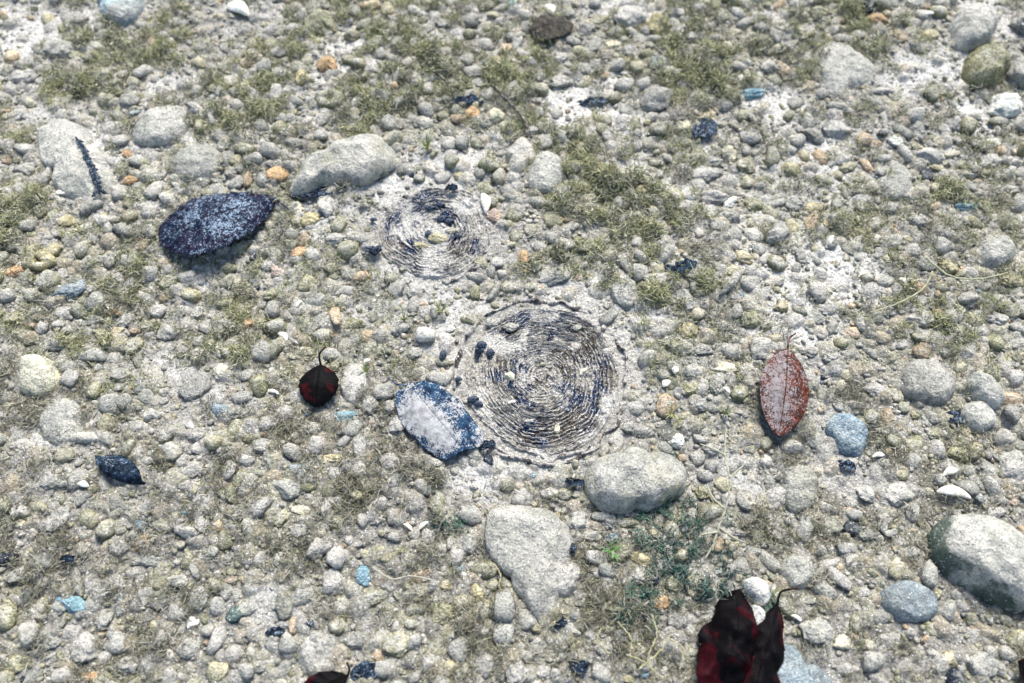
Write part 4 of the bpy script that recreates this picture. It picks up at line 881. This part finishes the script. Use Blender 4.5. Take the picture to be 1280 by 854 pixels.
# ------------------------------------------------------------------ loose gravel: mid pebbles then grains
OCCA = np.array(OCC); placed = []; cell = {}; CS = .02
def near_ok(x, y, r, f=.74):
    d = np.hypot(OCCA[:, 0]-x, OCCA[:, 1]-y)
    if np.any(d < (OCCA[:, 2]+r)*f): return False
    ci, cj = int(x//CS), int(y//CS)
    for a in range(ci-1, ci+2):
        for b_ in range(cj-1, cj+2):
            for (qx, qy, qr) in cell.get((a, b_), ()):
                if (qx-x)**2+(qy-y)**2 < ((qr+r)*f)**2: return False
    return True
sizes = sorted([(.0016+.0084*rnd.random()**3.0) for _ in range(52000)], reverse=True)
mx = nr.uniform(-.63, .63, len(sizes)); my = nr.uniform(-.08, .82, len(sizes)); ms, _ = silt_mask(mx, my); mden = sstep(.36, .60, fbm(mx, my, .055, 3, 123))
for r, x, y, mm, md in zip(sizes, mx, my, ms, mden):
    if rnd.random() > .30+.70*md: continue
    if abs(x) > .34+.38*(y+.08): continue
    if math.hypot(x-bigc[0], y-bigc[1]) < bigr*1.02+r or math.hypot(x-smallc[0], y-smallc[1]) < smallr*.95+r: continue
    if rnd.random() < mm*(.93 if r > .004 else .78): continue
    if near_ok(x, y, r): placed.append((x, y, r)); cell.setdefault((int(x//CS), int(y//CS)), []).append((x, y, r))
PC = [((.29,.28,.255), .9, 32), ((.41,.395,.36), .9, 20), ((.28,.27,.165), .45, 24), ((.38,.35,.22), .4, 12), ((.46,.35,.24), .2, 4), ((.17,.16,.13), .7, 5), ((.62,.60,.55), .4, 2.5), ((.19,.26,.31), .4, .9), ((.03,.04,.06), .2, .6)]
PW = np.array([p[2] for p in PC], float); PW /= PW.sum()
def scatter(name, items, shapes, faces, seed, flat=(.45, .9), lift=(-.38, .42)):
    g = np.random.default_rng(seed); n = len(items); it = np.array(items); nv = len(shapes[0]); sh = np.array(shapes)[g.integers(0, len(shapes), n)]
    e = np.exp(g.normal(0, .38, n)); sc = np.stack([it[:, 2]*np.sqrt(e), it[:, 2]/np.sqrt(e), it[:, 2]*g.uniform(*flat, n)], -1)
    V = sh*sc[:, None, :]; tx = g.normal(0, .28, n); a = g.uniform(0, 6.283, n)
    c, s = np.cos(tx)[:, None], np.sin(tx)[:, None]; y_, z_ = V[..., 1]*c-V[..., 2]*s, V[..., 1]*s+V[..., 2]*c; V[..., 1], V[..., 2] = y_, z_
    c, s = np.cos(a)[:, None], np.sin(a)[:, None]; x_, y_ = V[..., 0]*c-V[..., 1]*s, V[..., 0]*s+V[..., 1]*c; V[..., 0], V[..., 1] = x_, y_
    I = np.clip(((it[:, 0]-gx[0])/STEP).astype(int), 0, len(gx)-1); J = np.clip(((it[:, 1]-gy[0])/STEP).astype(int), 0, len(gy)-1)
    z0 = H0(it[:, 0], it[:, 1])*.6+Zc[J, I]*.4
    V += np.stack([it[:, 0], it[:, 1], z0+sc[:, 2]*g.uniform(*lift, n)], -1)[:, None, :]
    k = g.choice(len(PC), n, p=PW); col = np.array([PC[i][0] for i in k])*g.uniform(.75, 1.2, n)[:, None]; al = np.array([PC[i][1] for i in k])*g.uniform(.5, 1.3, n)
    C = np.repeat(np.concatenate([col, al[:, None]], 1), nv, 0)
    F = (faces[None]+(np.arange(n)*nv)[:, None, None]).reshape(-1, 3)
    return link(name, fast_mesh(name, V.reshape(-1, 3), F, C), M_GRAVEL)
# the biggest of them are pebbles of their own, up to three hundred in all
def in_view(x, y):
    p, q = to_px(x, y); return 8 < p < 1272 and 8 < q < 846
nbig = 300-cat_done; own = []; rest = []
for (x, y, r) in placed:
    if len(own) < nbig and in_view(x, y): own.append((x, y, r))
    else: rest.append((x, y, r))
for (x, y, r) in own:
    px, py = to_px(x, y); sx, sy = scl(px, py); e = rnd.uniform(.8, 1.25)
    stone(px, py, 2*r/sx*math.sqrt(e), 2*r/sy/math.sqrt(e), rnd.uniform(-60, 60), rnd.choice('ggggppooyyerk'))
tag(scatter('gravel', rest, SH2, ICO[2][1], 5), 'small silted gravel covering the whole bed between the larger stones', 'gravel', kind='stuff')
NG = 48000; qx = nr.uniform(-.63, .63, NG); qy = nr.uniform(-.08, .82, NG); qm, _ = silt_mask(qx, qy); qr = .0007+.0021*nr.random(NG)**2.2
ds = np.minimum(np.hypot(qx-bigc[0], qy-bigc[1])-bigr*.97, np.hypot(qx-smallc[0], qy-smallc[1])-smallr*.9)
k = (nr.random(NG) > qm*.85) & (np.abs(qx) < .36+.38*(qy+.08)) & ((ds > 0) | (nr.random(NG) < .12))
tag(scatter('sand_grains', np.stack([qx[k], qy[k], qr[k]], -1), SH1, ICO[1][1], 6, lift=(-.1, .8)), 'coarse sand and grit strewn between the pebbles', 'grit', kind='stuff')
# plant litter and thin algae fuzz over everything but the clean silt
NB = 2600; bx = nr.uniform(-.6, .6, NB); by = nr.uniform(-.06, .8, NB); bm_, _ = silt_mask(bx, by); bn = fbm(bx, by, .08, 3, 99)
kk = (nr.random(NB) > bm_*.9) & (bn > .38) & (np.hypot(bx-bigc[0], by-bigc[1]) > bigr*1.25) & (np.hypot(bx-smallc[0], by-smallc[1]) > smallr*1.1)
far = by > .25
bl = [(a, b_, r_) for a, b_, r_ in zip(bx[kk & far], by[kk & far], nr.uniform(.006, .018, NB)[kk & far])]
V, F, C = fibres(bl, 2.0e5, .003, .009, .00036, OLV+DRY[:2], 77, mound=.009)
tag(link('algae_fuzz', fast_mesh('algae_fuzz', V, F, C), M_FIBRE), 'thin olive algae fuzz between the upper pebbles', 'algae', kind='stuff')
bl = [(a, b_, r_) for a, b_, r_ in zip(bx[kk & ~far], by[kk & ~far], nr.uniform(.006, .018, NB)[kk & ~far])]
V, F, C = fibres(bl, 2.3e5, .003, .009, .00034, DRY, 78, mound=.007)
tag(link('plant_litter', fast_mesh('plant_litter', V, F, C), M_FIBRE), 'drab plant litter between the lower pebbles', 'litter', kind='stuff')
print('pebbles', cat_done, 'own', len(own), 'rest', len(rest))
